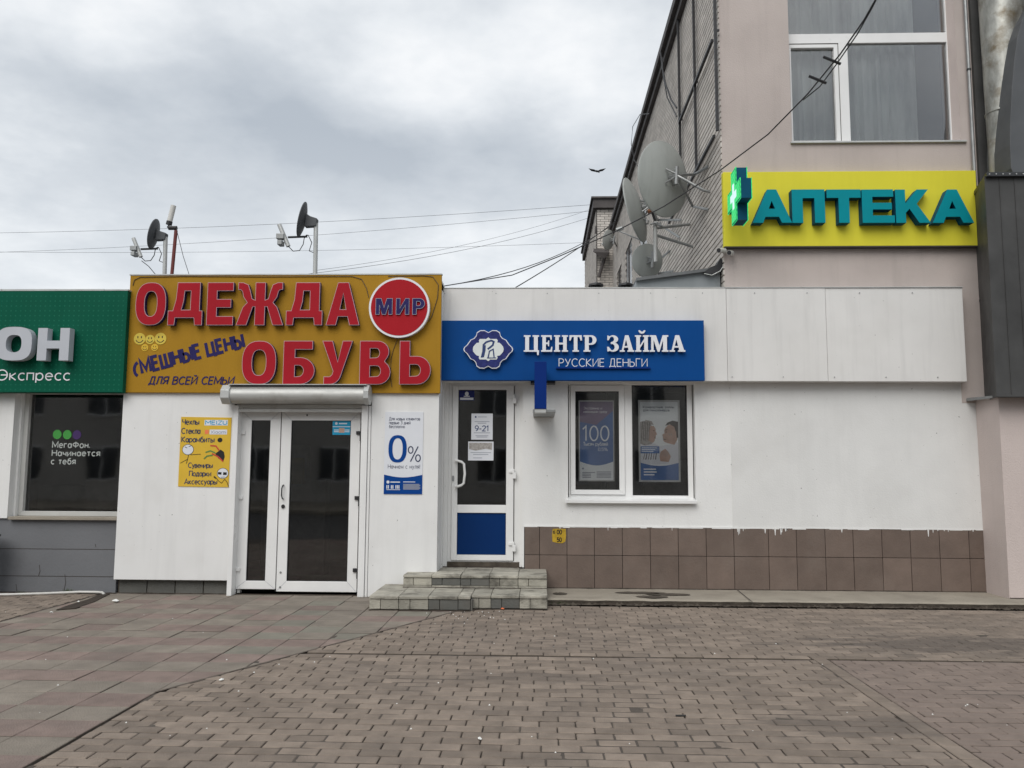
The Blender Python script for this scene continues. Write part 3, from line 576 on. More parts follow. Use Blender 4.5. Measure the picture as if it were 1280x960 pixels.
# small pavers in the left corner
sb = B(); r3 = random.Random(11); y = 3.2; k = 0
while y < 9.62:
    x = -10.2-(k % 2)*.1
    while x < -4.9:
        p = clip([(x+.004, y+.004), (x+.2, y+.004), (x+.2, y+.1), (x+.004, y+.1)], lambda q: sideL(q)-.06)
        if len(p) > 2 and parea(p) > .002: slab(sb, p, -.03, r3.uniform(-.004, .001), .004)
        x += .208
    y += .105; k += 1
left_pav = B(); left_pav.face((-10.5, 2.0, -.0135), (-4.8, 2.0, -.0135), (-4.8, 9.7, -.0135), (-10.5, 9.7, -.0135)); lp = tag(left_pav.build('corner_pavement', 'bed_soil'), kind='structure')
tag(sb.build('brick', ['paver', 'joint_soil'], lp), kind='stuff')
# dark soil wedge where the three pavings meet
so_ = B(); pa = [gd(70, 763), gd(86, 757), gd(110, 750), gd(131, 741), gd(137, 743), gd(118, 753), gd(95, 761)]
so_.prismz([(p.x, p.y) for p in reversed(pa)], -.01, .008); tag(so_.build('soil', 'soil'), kind='structure')

# raised concrete strip along the wall
KF = gd(900, 757).y
kb = B(); xs = [.075+(7.4-.075)*i/90 for i in range(91)]
r4 = random.Random(2)
zt = .062
fr = [(x, KF+.012*noise.noise(Vector((x*2.2, 0, 0)))+.01*noise.noise(Vector((x*9, 4, 0)))) for x in xs]
for i in range(90):
    (xa, ya), (xb, yb) = fr[i], fr[i+1]
    za = zt-.006+.006*noise.noise(Vector((xa*6, 1, 2))); zb = zt-.006+.006*noise.noise(Vector((xb*6, 1, 2)))
    kb.mi(0).face((xa, ya+.03, za), (xb, yb+.03, zb), (xb, 10.3, zt), (xa, 10.3, zt))
    kb.mi(0).face((xa, ya, za-.016), (xb, yb, zb-.016), (xb, yb+.03, zb), (xa, ya+.03, za))
    kb.mi(1).face((xa, ya+.01, -.02), (xb, yb+.01, -.02), (xb, yb, zb-.016), (xa, ya, za-.016))
kb.mi(0).face((xs[0], KF, -.02), (xs[0], KF, zt-.02), (xs[0], 10.3, zt), (xs[0], 10.3, -.02))
strip = tag(kb.build('concrete_strip', ['concrete_slab', 'kerb_soil'], smooth=True), kind='structure')
# construction joint in the strip
a, c = gd(916, 733, zt), gd(942, 754, zt)
cj = B(); d = (c-a).normalized(); n_ = Vector((-d.y, d.x, 0))*.005
cj.face(a-n_+Vector((0, 0, .003)), c-n_+Vector((0, 0, .003)), c+n_+Vector((0, 0, .003)), a+n_+Vector((0, 0, .003))); cj.build('joint', 'joint_dark', strip)
# mud crumbs along the kerb foot
mb = B(); r5 = random.Random(9)
for k in range(900):
    x = .08+r5.random()**1.7*5.6; yy = KF-abs(r5.gauss(0, .03)); s_ = r5.uniform(.004, .014)*(1+1.3*(r5.random() > .88))
    mb.mesh([(x-s_, yy-s_*.7, 0), (x+s_, yy-s_*.7, 0), (x+s_, yy+s_, 0), (x-s_, yy+s_, 0), (x+s_*r5.uniform(-.4, .4), yy, s_*.8)], [(0, 1, 4), (1, 2, 4), (2, 3, 4), (3, 0, 4)])
tag(mb.build('mud', 'kerb_soil'), 'crumbs of dark mud along the foot of the concrete strip', 'mud', kind='stuff')
# a mud stain puddle of dried soil on the strip
mb = B(); 
for (px, py, w_) in ((800, 741, .55), (835, 743, .5), (815, 746, .35), (700, 742, .16)):
    c_ = gd(px, py, zt); mb.face(*[(c_.x+w_*.5*math.cos(a_)*(1+.25*noise.noise(Vector((a_*2, px, 0)))), c_.y+.09*math.sin(a_)*(1+.5*noise.noise(Vector((a_*3, px, 5)))), zt+.0015) for a_ in [2*PI*i/24 for i in range(24)]])
mb.build('stain', 'kerb_soil', strip)

# ============================================================ BLUE LOAN SHOP (white, one storey)
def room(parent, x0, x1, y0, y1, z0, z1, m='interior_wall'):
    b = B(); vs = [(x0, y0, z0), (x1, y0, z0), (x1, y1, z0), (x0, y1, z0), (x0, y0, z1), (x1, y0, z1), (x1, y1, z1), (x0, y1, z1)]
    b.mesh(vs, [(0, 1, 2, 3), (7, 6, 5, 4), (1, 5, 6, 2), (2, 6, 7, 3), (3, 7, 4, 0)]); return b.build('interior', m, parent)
X_BL = ax(549, 600, 10.05); X_BR = ax(1228, 700, 10.1)
blue = thing('shop_building', 'low white rendered shop with blue signboard and brown tiled base, left of the pharmacy tower', 'shop', (2, 10.05, 0))
Yb = YF_BLUE; ZB = .355
dx0, dx1 = ax(554, 600, Yb), ax(653, 600, Yb); dz1 = az(600, 478, Yb)
wx0, wx1 = ax(710, 555, Yb), ax(869, 555, Yb); wz0, wz1 = az(790, 627, Yb), az(790, 480, Yb)
xj = ax(914, 570, Yb)
ZBT = az(780, 659, Yb)      # top of the tiled base
ZTOP = 3.62; XTL = ax(655, 695, Yb)
w = B()
w.box(dx1, wx0, Yb, Yb+.3, ZBT, ZTOP-.1); w.box(wx1, xj, Yb, Yb+.3, ZBT, ZTOP-.1); w.box(wx0, wx1, Yb, Yb+.3, wz1, ZTOP-.1); w.box(wx0, wx1, Yb, Yb+.3, ZBT, wz0)
w.box(dx0, dx1, Yb, Yb+.3, dz1, ZTOP-.1); w.box(dx0-.25, dx0, Yb-.02, Yb+.3, 0, ZTOP-.1)
w.build('wall', 'white_paint', blue)
w = B(); w.box(dx1, XTL, Yb+.001, Yb+.3, .3, ZBT); w.build('wall', 'white_paint', blue)
w = B(); w.box(xj, X_BR+.05, Yb-.006, Yb+.3, ZBT, ZTOP-.1); w.build('wall', 'white_render', blue)
w = B(); w.box(XTL, X_BR+.05, Yb+.012, Yb+.3, 0, ZBT); w.build('base', 'joint_dark', blue)
# base tiles, one object each
cols_px = [655.6, 674.4, 708.8, 743, 778, 813, 848, 883, 917.7, 961, 996, 1032, 1067, 1103, 1138.6, 1175, 1212, 1232.5]
cx = [ax(p, 698, Yb) for p in cols_px]; rows = [(.02, az(900, 695.5, Yb)-.0), (az(900, 695.5, Yb), ZBT)]
r6 = random.Random(4)
for (z0, z1) in rows:
    for i in range(len(cx)-1):
        z0_ = max(z0, .05); o = B(); o.box(cx[i]+.003, cx[i+1]-.003, Yb-.006, Yb+.012, z0_+.003, z1-.003)
        q = o.build('tile', 'base_tile', blue, .002, org=((cx[i]+cx[i+1])/2, Yb, (z0_+z1)/2)); q.rotation_euler = (0, 0, r6.uniform(-.003, .003)); q.location.y += r6.uniform(-.002, .001)
# paint drips over the top of the tiles
pd = B()
for px, wd in [(r6.uniform(919, 935), .006) for k in range(5)]+[(r6.uniform(955, 985), .010) for k in range(7)]+[(1052, .01), (1160, .01), (1166, .006), (1172, .01), (1180, .008), (1185, .006), (700, .006), (760, .005), (840, .005), (1216, .01)]:
    x = ax(px, 665, Yb); h = r6.uniform(.015, .085); pd.prism([(x-wd*.3, ZBT-h), (x+wd*.3, ZBT-h), (x+wd, ZBT+.004), (x-wd, ZBT+.004)], Yb-.0085, Yb-.003)
tag(pd.build('paint_drips', 'white_render', blue), kind='stuff')
pe = B(); x = XTL
while x < X_BR-.02:
    d_ = r6.uniform(.05, .16); h = r6.uniform(.0, .012); pe.box(x, min(x+d_, X_BR), Yb-.0095, Yb+.01, ZBT-h, ZBT+.012); x += d_
pe.build('paint_edge', 'white_paint', blue)
# fascia panels
fz0, fz1 = az(700, 476, YF_FASCIA), az(700, 360.5, YF_FASCIA)
fx = [ax(549, 430, YF_FASCIA), ax(909, 430, YF_FASCIA), ax(1034, 430, YF_FASCIA), ax(1207, 430, YF_FASCIA)]
for i in range(3): box('fascia_panel', 'fascia_white', blue, fx[i]+.002, fx[i+1]-.002, YF_FASCIA+(0, .004, .008)[i], Yb-.001, fz0, fz1, .003)
for i, (sxx, szz) in enumerate([(fx[0]+.06+.62*k, fz1-.06) for k in range(10)]+[(fx[1]+.05+.6*k, fz0+.05) for k in range(5)]):
    B().prism(sup(sxx, szz, .006, .006, 2, 8), YF_FASCIA-.004, YF_FASCIA+.009).build('screw', 'grey_metal', blue)
box('top_flashing', 'pale_metal', blue, fx[0], fx[3]+.004, YF_FASCIA-.006, Yb+.05, fz1+.001, fz1+.012, .002)
box('roof', 'roof_felt', blue, X_BL-.1, X_BR, Yb+.3, 16, 3.35, 3.5)
box('rear_wall', 'mortar_dark', blue, X_BL-.1, 2.2, 15.7, 16, 0, 3.35)
# door
YD = Yb+.10
fl, frr = ax(560, 600, YD), ax(650, 600, YD); fb, ft_ = az(600, 702.5, YD), az(600, 478, YD)
B().frame(fl, frr, fb, ft_, .045, YD, YD+.07, (.045, frr-ax(643, 600, YD)+.003, .02, .045)).build('door_frame', 'pvc', blue, .003)
box('reveal', 'white_paint', blue, dx0-.26, fl+.002, YD-.03, YD+.1, 0, dz1+.05); box('reveal', 'white_paint', blue, frr-.002, dx1+.02, YD-.03, YD+.1, 0, dz1+.05)
ll, lr = fl+.048, ax(643, 600, YD)-.01; lb, lt = fb+.02, ft_-.045
door = B(); gx0, gx1 = ax(572.5, 560, YD), ax(633, 560, YD); gz0, gz1 = az(603, 631, YD), az(603, 487.5, YD); pz0, pz1 = az(603, 693.5, YD), az(603, 641, YD)
door.box(ll, gx0, YD-.02, YD+.05, lb, lt); door.box(gx1, lr, YD-.02, YD+.05, lb, lt); door.box(gx0, gx1, YD-.02, YD+.05, gz1, lt); door.box(gx0, gx1, YD-.02, YD+.05, pz1, gz0); door.box(gx0, gx1, YD-.02, YD+.05, lb, pz0)
dl = door.build('door', 'pvc', blue, .003)
B().frame(gx0, gx1, gz0, gz1, .008, YD-.014, YD+.02).build('gasket', 'black_metal', dl)
box('pane', 'door_glass', dl, gx0, gx1, YD+.005, YD+.012, gz0, gz1)
box('panel', 'door_blue', dl, gx0+.003, gx1-.003, YD-.004, YD+.02, pz0+.003, pz1-.003, .004)
hx = ax(571, 590, YD); hz0, hz1 = az(571, 608, YD), az(571, 576, YD)
hb = B(); hb.tube([(hx, YD-.02, hz1), (hx, YD-.075, hz1)]+[(hx+.10*math.sin(a_), YD-.08, hz1-.06+.06*math.cos(a_)) for a_ in (0.2, .7, 1.2)]+[(hx+.105, YD-.08, (hz0+hz1)/2)]+[(hx+.10*math.sin(a_), YD-.08, hz0+.06-.06*math.cos(a_)) for a_ in (1.2, .7, .2)]+[(hx, YD-.075, hz0), (hx, YD-.02, hz0)], .0155, 10)
hb.build('handle', 'pvc', dl, smooth=True)
kx_ = ax(566.5, 598, YD); B().prism(sup(kx_, az(567, 598, YD), .014, .034, 3, 14), YD-.03, YD-.02).build('lock', 'grey_metal', dl)
for py in (497, 590.5, 681):
    z = az(640, py, YD); x = lr+.008
    h_ = B(); h_.box(x-.062, x-.002, YD-.036, YD-.02, z-.005, z+.028); h_.box(x-.018, x+.022, YD-.052, YD-.02, z-.075, z+.0); h_.box(x-.018, x+.004, YD-.05, YD-.02, z+.0, z+.04); h_.build('hinge', 'pvc', dl, .003)
B().box(lr+.001, lr+.009, YD-.006, YD+.02, lb, lt).build('door_gap', 'joint_dark', blue)
box('threshold', 'kerb_soil', blue, dx0+.002, dx1-.002, YD-.028, YD+.3, .2, fb+.003, .003)
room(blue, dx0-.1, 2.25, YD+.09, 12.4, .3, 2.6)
# window
YW = Yb+.09
x0, x1, z0, z1 = ax(711, 560, YW), ax(866, 560, YW), az(790, 622, YW), az(790, 479.5, YW)
gA = (ax(718.8, 550, YW), ax(774, 550, YW), az(745, 612.5, YW), az(745, 489, YW)); gB = (ax(790.5, 550, YW), ax(859, 550, YW), az(825, 619, YW), az(825, 482, YW))
sA = (ax(713, 550, YW), ax(781, 550, YW), az(745, 618.5, YW), az(745, 481.5, YW))
wf = B(); wf.box(x0, sA[0], YW, YW+.07, z0, z1); wf.box(gB[1], x1, YW, YW+.07, z0, z1); wf.box(sA[1], gB[0], YW, YW+.07, z0, z1)
wf.box(sA[0], sA[1], YW, YW+.07, z0, sA[2]); wf.box(sA[0], sA[1], YW, YW+.07, sA[3], z1); wf.box(gB[0], gB[1], YW, YW+.07, z0, gB[2]); wf.box(gB[0], gB[1], YW, YW+.07, gB[3], z1)
wdw = wf.build('window', 'pvc', blue, .003)
B().frame(sA[0]+.003, sA[1]-.003, sA[2]+.003, sA[3]-.003, 0, YW-.02, YW+.05, (gA[0]-sA[0], sA[1]-gA[1], gA[2]-sA[2], sA[3]-gA[3])).build('sash', 'pvc', wdw, .003)
B().frame(gA[0]-.002, gA[1]+.002, gA[2]-.002, gA[3]+.002, .009, YW-.012, YW+.03).frame(gB[0]-.002, gB[1]+.002, gB[2]-.002, gB[3]+.002, .008, YW-.003, YW+.03).build('gasket', 'black_metal', wdw)
box('pane', 'shop_glass', wdw, gA[0], gA[1], YW+.012, YW+.018, gA[2], gA[3]); box('pane', 'shop_glass', wdw, gB[0], gB[1], YW+.022, YW+.028, gB[2], gB[3])
sx0, sx1 = ax(706, 624, Yb-.08), ax(871.5, 628, Yb-.08)
sl_ = B(); zt_ = z0+.004; zf = az(790, 625.5, Yb-.07)
sl_.mesh([(sx0, Yb-.07, zf), (sx1, Yb-.07, zf), (x1+.0, YW, zt_), (x0, YW, zt_), (sx0, Yb-.07, zf-.035), (sx1, Yb-.07, zf-.035), (sx1, Yb-.055, zf-.035), (sx0, Yb-.055, zf-.035), (x1, YW, zt_-.03), (x0, YW, zt_-.03)],
         [(0, 1, 2, 3), (4, 5, 1, 0), (7, 6, 5, 4), (1, 5, 6, 8, 2), (0, 3, 9, 7, 4), (6, 7, 9, 8)]); sl_.build('sill', 'pale_metal' if 0 else 'pvc', wdw, .002)
# curtain strip and a pale reflection-less cabinet inside
ci = B(); ci.box(.9, 1.02, 11.2, 11.25, .4, 2.5); ci.box(1.5, 2.1, 11.9, 12.2, .35, 1.6); ci.box(.2, .9, 12.0, 12.2, .35, 1.3); ci.build('furniture', 'interior_item', blue)

# posters hanging inside the window
def poster(name, label, x0, x1, z0, z1, y, m, frame='pale_metal', fw=.012, tilt=0):
    t = thing(name, label, 'poster', ((x0+x1)/2, y, z0)); B().box(x0, x1, y, y+.006, z0, z1).build('sheet', m, t)
    if frame: B().frame(x0-fw, x1+fw, z0-fw, z1+fw, fw, y-.006, y+.006).build('poster_frame', frame, t)
    return t
YP = YW+.085
a0, a1 = at(725, 600, YP), at(766, 502, YP); P1 = poster('poster', 'blue loan poster reading 100 behind the left window pane', a0.x, a1.x, a0.z, a1.z, YP, 'poster_muted', fw=.014)
def el(b, x, z, rx, rz, y, **k): return b.disc(x, z, rx, rz, y, **k)
yp = YP-.001
pw = a1.x-a0.x; ph = a1.z-a0.z
b = B(); b.face(*([(a0.x, yp, a0.z), (a1.x, yp, a0.z)]+[(a1.x-pw*k/12, yp, a0.z+ph*(.235-.05*math.sin(PI*k/12))) for k in range(13)])); b.build('pale_band', 'poster_pale', P1)
b = B(); b.face((a0.x, yp, a1.z-ph*.26), (a0.x+pw*.5, yp, a1.z-ph*.3), (a1.x, yp, a1.z-ph*.12), (a1.x, yp, a1.z), (a0.x, yp, a1.z)); b.build('mauve_band', 'poster_mauve', P1)
b = B(); text(b, '100', a0.x+pw*.09, a0.z+ph*.50, ph*.185, yp-.001, .10, width=pw*.78, sp=.2); b.build('lettering', 'poster_pale', P1); b = B(); text(b, 'Тысяч рублей', a0.x+pw*.10, a0.z+ph*.435, ph*.045, yp-.001, .14, width=pw*.74); text(b, '0,5%', a0.x+pw*.55, a0.z+ph*.37, ph*.04, yp-.001, .12, width=pw*.28)
text(b, 'Экстренно и', a0.x+pw*.12, a0.z+ph*.90, ph*.03, yp-.001, .12, width=pw*.55); text(b, 'наличными сразу', a0.x+pw*.12, a0.z+ph*.855, ph*.03, yp-.001, .12, width=pw*.7); b.build('lettering', 'poster_pale', P1)
b = B(); el(b, a0.x+pw*.09, a0.z+ph*.145, .012, .012, yp-.002, n=12)
for k in range(4): b.box(a0.x+pw*.07, a0.x+pw*(.33 if k else .45), yp-.002, yp-.0015, a0.z+ph*(.09-.02*k), a0.z+ph*(.1-.02*k))
for k in range(5): b.box(a0.x+pw*.5, a0.x+pw*.93, yp-.002, yp-.0015, a0.z+ph*(.10-.017*k), a0.z+ph*(.108-.017*k))
b.build('small_print', 'print_grey', P1)
a0, a1 = at(801, 600, YP+.03), at(847, 502.5, YP+.03); P2 = poster('poster', 'loan poster showing a grey haired couple, behind the right window pane', a0.x, a1.x, a0.z, a1.z, YP+.03, 'poster_pale', fw=.022)
yp = YP+.029; pw = a1.x-a0.x; ph = a1.z-a0.z
U = lambda u, v: (a0.x+pw*u, a0.z+ph*v)
def blobp(b, pts, y, mi=0):
    b.mi(mi); b.face(*[(U(u, v)[0], y, U(u, v)[1]) for u, v in pts])
b = B()
blobp(b, [(0, .20), (1, .20), (1, .47), (.93, .50), (.80, .455), (.62, .44), (.5, .43), (.36, .47), (.2, .46), (0, .50)], yp, 3)
blobp(b, [(0, .46), (.12, .44), (.30, .46), (.36, .50), (.34, .56), (.33, .66), (.27, .73), (.16, .755), (.05, .75), (0, .74)], yp-.0005, 1)
blobp(b, [(.20, .50), (.33, .475), (.38, .50), (.385, .525), (.41, .53), (.40, .545), (.415, .555), (.405, .565), (.445, .585), (.405, .625), (.41, .65), (.36, .69), (.27, .69), (.22, .60)], yp-.001, 0)
blobp(b, [(.20, .49), (.24, .56), (.235, .66), (.29, .71), (.36, .70), (.31, .75), (.14, .77), (.05, .6), (.12, .47)], yp-.0014, 1)
for k in range(5): blobp(b, [(.02+.05*k, .50), (.03+.05*k, .50), (.07+.045*k, .74), (.055+.045*k, .74)], yp-.0017, 4)
blobp(b, [(.335, .635), (.385, .632), (.385, .627), (.335, .627)], yp-.0018, 2); blobp(b, [(.37, .548), (.405, .55), (.405, .543), (.37, .541)], yp-.0018, 4)
blobp(b, [(.72, .47), (.90, .45), (.98, .52), (.98, .66), (.90, .71), (.74, .705), (.655, .66), (.63, .62), (.645, .60), (.575, .575), (.60, .555), (.59, .535), (.61, .525), (.60, .505), (.64, .485)], yp-.0005, 0)
blobp(b, [(.66, .69), (.72, .735), (.86, .76), (1, .745), (1, .54), (.955, .54), (.95, .60), (.90, .68), (.78, .712)], yp-.001, 4)
blobp(b, [(.905, .56), (.945, .57), (.95, .62), (.915, .63)], yp-.0014, 0)
blobp(b, [(.655, .640), (.72, .655), (.72, .645), (.655, .630)], yp-.0015, 4); blobp(b, [(.665, .615), (.71, .62), (.71, .612), (.67, .607)], yp-.0015, 2); blobp(b, [(.605, .530), (.68, .520), (.70, .535), (.68, .512), (.61, .518)], yp-.0015, 4)
for u in (.74, .80): blobp(b, [(u, .60), (u+.03, .59), (u+.05, .56), (u+.02, .575)], yp-.0015, 1)
blobp(b, [(.52, .24), (.74, .23), (.80, .30), (.74, .355), (.66, .40), (.60, .385), (.53, .36), (.50, .30)], yp-.001, 0)
for k in range(4): blobp(b, [(.53+.055*k, .30), (.545+.055*k, .30), (.60+.045*k, .37), (.59+.045*k, .37)], yp-.0015, 1)
for k in range(6): blobp(b, [(.06+.065*k, .26), (.085+.065*k, .26), (.13+.06*k, .34+.02*(k%2)), (.105+.06*k, .34)], yp-.001, 4 if k % 2 else 1)
b.build('picture', ['skin_print', 'hair_print', 'print_black', 'poster_white', 'hair_dark'], P2)
b = B(); b.face(*([(a0.x, yp-.002, a0.z), (a1.x, yp-.002, a0.z)]+[(a1.x-pw*k/12, yp-.002, a0.z+ph*(.22-.04*math.sin(PI*k/12))) for k in range(13)])); b.box(a0.x-.01, a0.x+pw*.5, yp-.003, yp-.0025, a0.z+ph*.34, a0.z+ph*.43); b.build('blue_band', 'poster_muted', P2)
b = B(); text(b, 'Комфортные займы', a0.x+pw*.08, a0.z+ph*.92, ph*.028, yp-.001, .14, width=pw*.82); text(b, 'для пенсионеров', a0.x+pw*.08, a0.z+ph*.88, ph*.028, yp-.001, .14, width=pw*.7); b.build('heading', 'print_dark', P2)
b = B()
for k in range(3): b.box(a0.x+pw*.03, a0.x+pw*(.44-.05*k), yp-.0045, yp-.004, a0.z+ph*(.405-.022*k), a0.z+ph*(.413-.022*k))
for k, (u0, u1) in enumerate(((.08, .4), (.08, .42), (.08, .36))): b.box(a0.x+pw*u0, a0.x+pw*u1, yp-.0035, yp-.003, a0.z+ph*(.13-.035*k), a0.z+ph*(.145-.035*k))
b.build('lettering', 'poster_pale', P2)

# notices on the door
def sheet(label, px0, px1, py0, py1, Y, m):
    c0, c1 = at(px0, py1, Y), at(px1, py0, Y); t = thing('notice', label, 'notice', (c0.x, Y, c0.z)); B().box(c0.x, c1.x, Y, Y+.003, c0.z, c1.z).build('sheet', m, t); return t, c0, c1
YN = YD-.022
t, c0, c1 = sheet('white opening hours sheet reading 9-21 on the narrow door glass', 589, 616, 517, 549.5, YN+.02, 'poster_white'); w_ = c1.x-c0.x; h_ = c1.z-c0.z; yy = YN+.0185
b = B(); text(b, '9-21', c0.x+w_*.18, c0.z+h_*.33, h_*.2, yy, .15, width=w_*.62); el(b, c0.x+w_*.2, c0.z+h_*.87, .011, .011, yy, n=10); b.build('lettering', 'print_navy_ink', t)
b = B()
for v, u0, u1 in ((.86, .3, .72), (.68, .15, .85), (.62, .3, .7), (.25, .12, .88), (.14, .2, .8), (.09, .25, .75)): b.box(c0.x+w_*u0, c0.x+w_*u1, yy, yy+.0005, c0.z+h_*v, c0.z+h_*(v+.022))
b.build('small_print', 'print_grey', t)
t, c0, c1 = sheet('white leaflet with a grey picture band below the opening hours sheet', 585, 617, 552, 575.5, YN+.02, 'poster_white'); w_ = c1.x-c0.x; h_ = c1.z-c0.z
b = B(); b.face((c0.x+w_*.04, yy, c0.z+h_*.6), (c0.x+w_*.3, yy, c0.z+h_*.52), (c0.x+w_*.7, yy, c0.z+h_*.62), (c0.x+w_*.94, yy, c0.z+h_*.56), (c0.x+w_*.94, yy, c0.z+h_*.93), (c0.x+w_*.04, yy, c0.z+h_*.93)); b.build('picture', 'hair_print', t)
b = B()
for v, u0, u1 in ((.4, .1, .9), (.3, .2, .8), (.12, .2, .55)): b.box(c0.x+w_*u0, c0.x+w_*u1, yy, yy+.0005, c0.z+h_*v, c0.z+h_*(v+.03))
b.build('small_print', 'print_grey', t)
t, c0, c1 = sheet('small navy security sticker in the top corner of the narrow door glass', 574, 593, 488, 500.5, YN+.02, 'logo_navy'); w_ = c1.x-c0.x; h_ = c1.z-c0.z
b = B(); el(b, c0.x+w_*.5, c0.z+h_*.66, w_*.13, h_*.22, yy, n=12); b.box(c0.x+w_*.06, c0.x+w_*.94, yy, yy+.0005, c0.z+h_*.05, c0.z+h_*.28); b.box(c0.x+w_*.3, c0.x+w_*.7, yy-.0006, yy, c0.z+h_*.36, c0.z+h_*.46); b.build('print', 'poster_white', t)

# blue signboard
bsx0, bsx1 = ax(552, 440, YF_BSIGN), ax(880.5, 440, YF_BSIGN); bz0, bz1 = az(715, 475.5, YF_BSIGN), az(715, 400.5, YF_BSIGN)
bs = thing('shop_sign', 'long blue signboard with white Cyrillic letters and a navy rosette emblem', 'sign', (bsx0, YF_BSIGN, bz0))
box('board', 'blue_sign', bs, bsx0, bsx1, YF_BSIGN, YF_FASCIA-.001, bz0, bz1, .004)
for ch, p0, p1 in (('Ц', 654.7, 674.2), ('Е', 676.4, 690.5), ('Н', 692.5, 710), ('Т', 711.6, 727.5), ('Р', 729.5, 746), ('З', 759, 774), ('А', 774.8, 792.5), ('Й', 794, 811.3), ('М', 812.5, 835.3), ('А', 837, 856.5)):
    YL = YF_BSIGN-.05; A0, A1 = at(p0, 439.6, YL), at(p1, 419, YL); wd, loops = SER[ch]; sx = (A1.x-A0.x)/wd; sz = A1.z-A0.z
    put(B(), loops, .03, YL, lambda x, z: (A0.x+x*sx, A0.z+z*sz)).build('letter', 'letter_white', bs, org=(A0.x, YL, A0.z))
b = B(); T(b, 'РУССКИЕ ДЕНЬГИ', 698.8, 809, 458, 9.6, YF_BSIGN-.022, .09, sp=.2); b.build('lettering', 'letter_white', bs)
c0, c1 = at(695, 460.8, YF_BSIGN-.02), at(813, 459.3, YF_BSIGN-.02); box('baseplate_shadow', 'deep_blue', bs, c0.x, c1.x, YF_BSIGN-.03, YF_BSIGN, c0.z, c1.z)  # dark bar painting the shadow of the baseplate under the small lettering
# emblem: rosette
ec = at(610.3, 436.6, YF_BSIGN-.05); ew = ax(641.5, 436, YF_BSIGN-.05)-ec.x; eh = ew*.80
def ros(k, sm=0):
    q = [(0, .86), (.16, .97), (.34, .96), (.46, .86), (.50, .68), (.58, .56), (.72, .48), (.86, .22), (.97, .1), (1, 0)]
    if sm: q = [(0, .60), (.08, .52), (.34, .52), (.38, .44), (.36, .34), (.46, .32), (.54, .22), (.6, .12), (.62, 0)]
    r_ = q+[(x, -z) for x, z in reversed(q[:-1])]; r_ = r_+[(-x, z) for x, z in reversed(r_[1:-1])]
    return [(ec.x+x*ew*k, ec.z+z*eh*k) for x, z in r_]
lg = put(B(), [list(reversed(ros(1.0)))], .05, YF_BSIGN-.05).build('emblem', 'letter_white', bs)
put(B(), [list(reversed(ros(.955)))], .003, YF_BSIGN-.053).build('emblem_ring', 'logo_navy', lg)
put(B(), [list(reversed(ros(1.0, 1)))], .003, YF_BSIGN-.056).build('emblem_centre', 'logo_pale', lg)
b = B(); ye = YF_BSIGN-.0575; X = lambda u: ec.x+u*ew; Z = lambda v: ec.z+v*eh
ribbon(b, [(X(-.26), Z(-.42)), (X(-.20), Z(-.1)), (X(-.19), Z(.22)), (X(-.08), Z(.36)), (X(.12), Z(.44)), (X(.22), Z(.38)), (X(.18), Z(.2)), (X(-.02), Z(.0))], .022, ye)
ribbon(b, [(X(-.2), Z(-.40)), (X(-.14), Z(-.05)), (X(-.13), Z(.2))], .02, ye-.0005)
ribbon(b, [(X(0), Z(-.42)), (X(.05), Z(-.1)), (X(.2), Z(.0)), (X(.24), Z(-.42))], .014, ye-.001); ribbon(b, [(X(-.05), Z(-.44)), (X(.32), Z(-.44))], .01, ye-.0015)
b.build('emblem_letters', 'print_navy_ink', lg)
# narrow side-on sign box under it
ys0, ys1 = YF_BSIGN-.62, YF_BSIGN-.06
p0, p1 = at(668, 511, ys0), at(683.2, 452, ys0)
ps = thing('hanging_sign', 'narrow deep blue sign box seen edge on, hung between the door and the window', 'sign', (p0.x, ys0, p0.z))
box('sign_box', 'deep_blue', ps, p0.x, p1.x, ys0, ys1, p0.z, p1.z, .004)
q0, q1 = at(666, 518, ys0), at(694.5, 513.5, ys0); box('bracket', 'grey_metal', ps, q0.x, q1.x, ys0+.02, Yb, p0.z-.035, p0.z-.003, .003)
box('bracket_pad', 'pale_metal', ps, p0.x+.005, p1.x-.005, ys0+.01, ys0+.2, p0.z-.04, p0.z-.001)
box('top_bracket', 'dark_metal', ps, p0.x-.05, p1.x+.11, Yb-.2, Yb-.0, az(676, 481, Yb), az(676, 477.5, Yb))
box('arm', 'dark_metal', ps, (p0.x+p1.x)/2-.02, (p0.x+p1.x)/2+.02, ys1, Yb, az(676, 479, Yb)-.02, az(676, 479, Yb)+.02)
# stencilled yellow patch
c0, c1 = at(690, 679, Yb-.0085), at(707.5, 660.5, Yb-.0085)
st_ = B(); st_.face(*[(c0.x+(c1.x-c0.x)*u, Yb-.009, c0.z+(c1.z-c0.z)*v) for u, v in ((.03, .1), (.4, .02), (.75, 0), (.95, .12), (1, .5), (.98, .97), (.5, .98), (.05, .97), (0, .5))])
st_.build('stencil_patch', 'stencil_yellow', blue)
b = B(); h_ = (c1.z-c0.z); text(b, '00', c0.x+.06, c0.z+h_*.62, h_*.27, Yb-.0105, .2, cond=.9); text(b, '50', c0.x+.06, c0.z+h_*.1, h_*.27, Yb-.0105, .2, cond=.9); text(b, '6', c0.x+.015, c0.z+h_*.65, h_*.2, Yb-.0105, .2); b.build('stencil_numbers', 'print_black', blue)

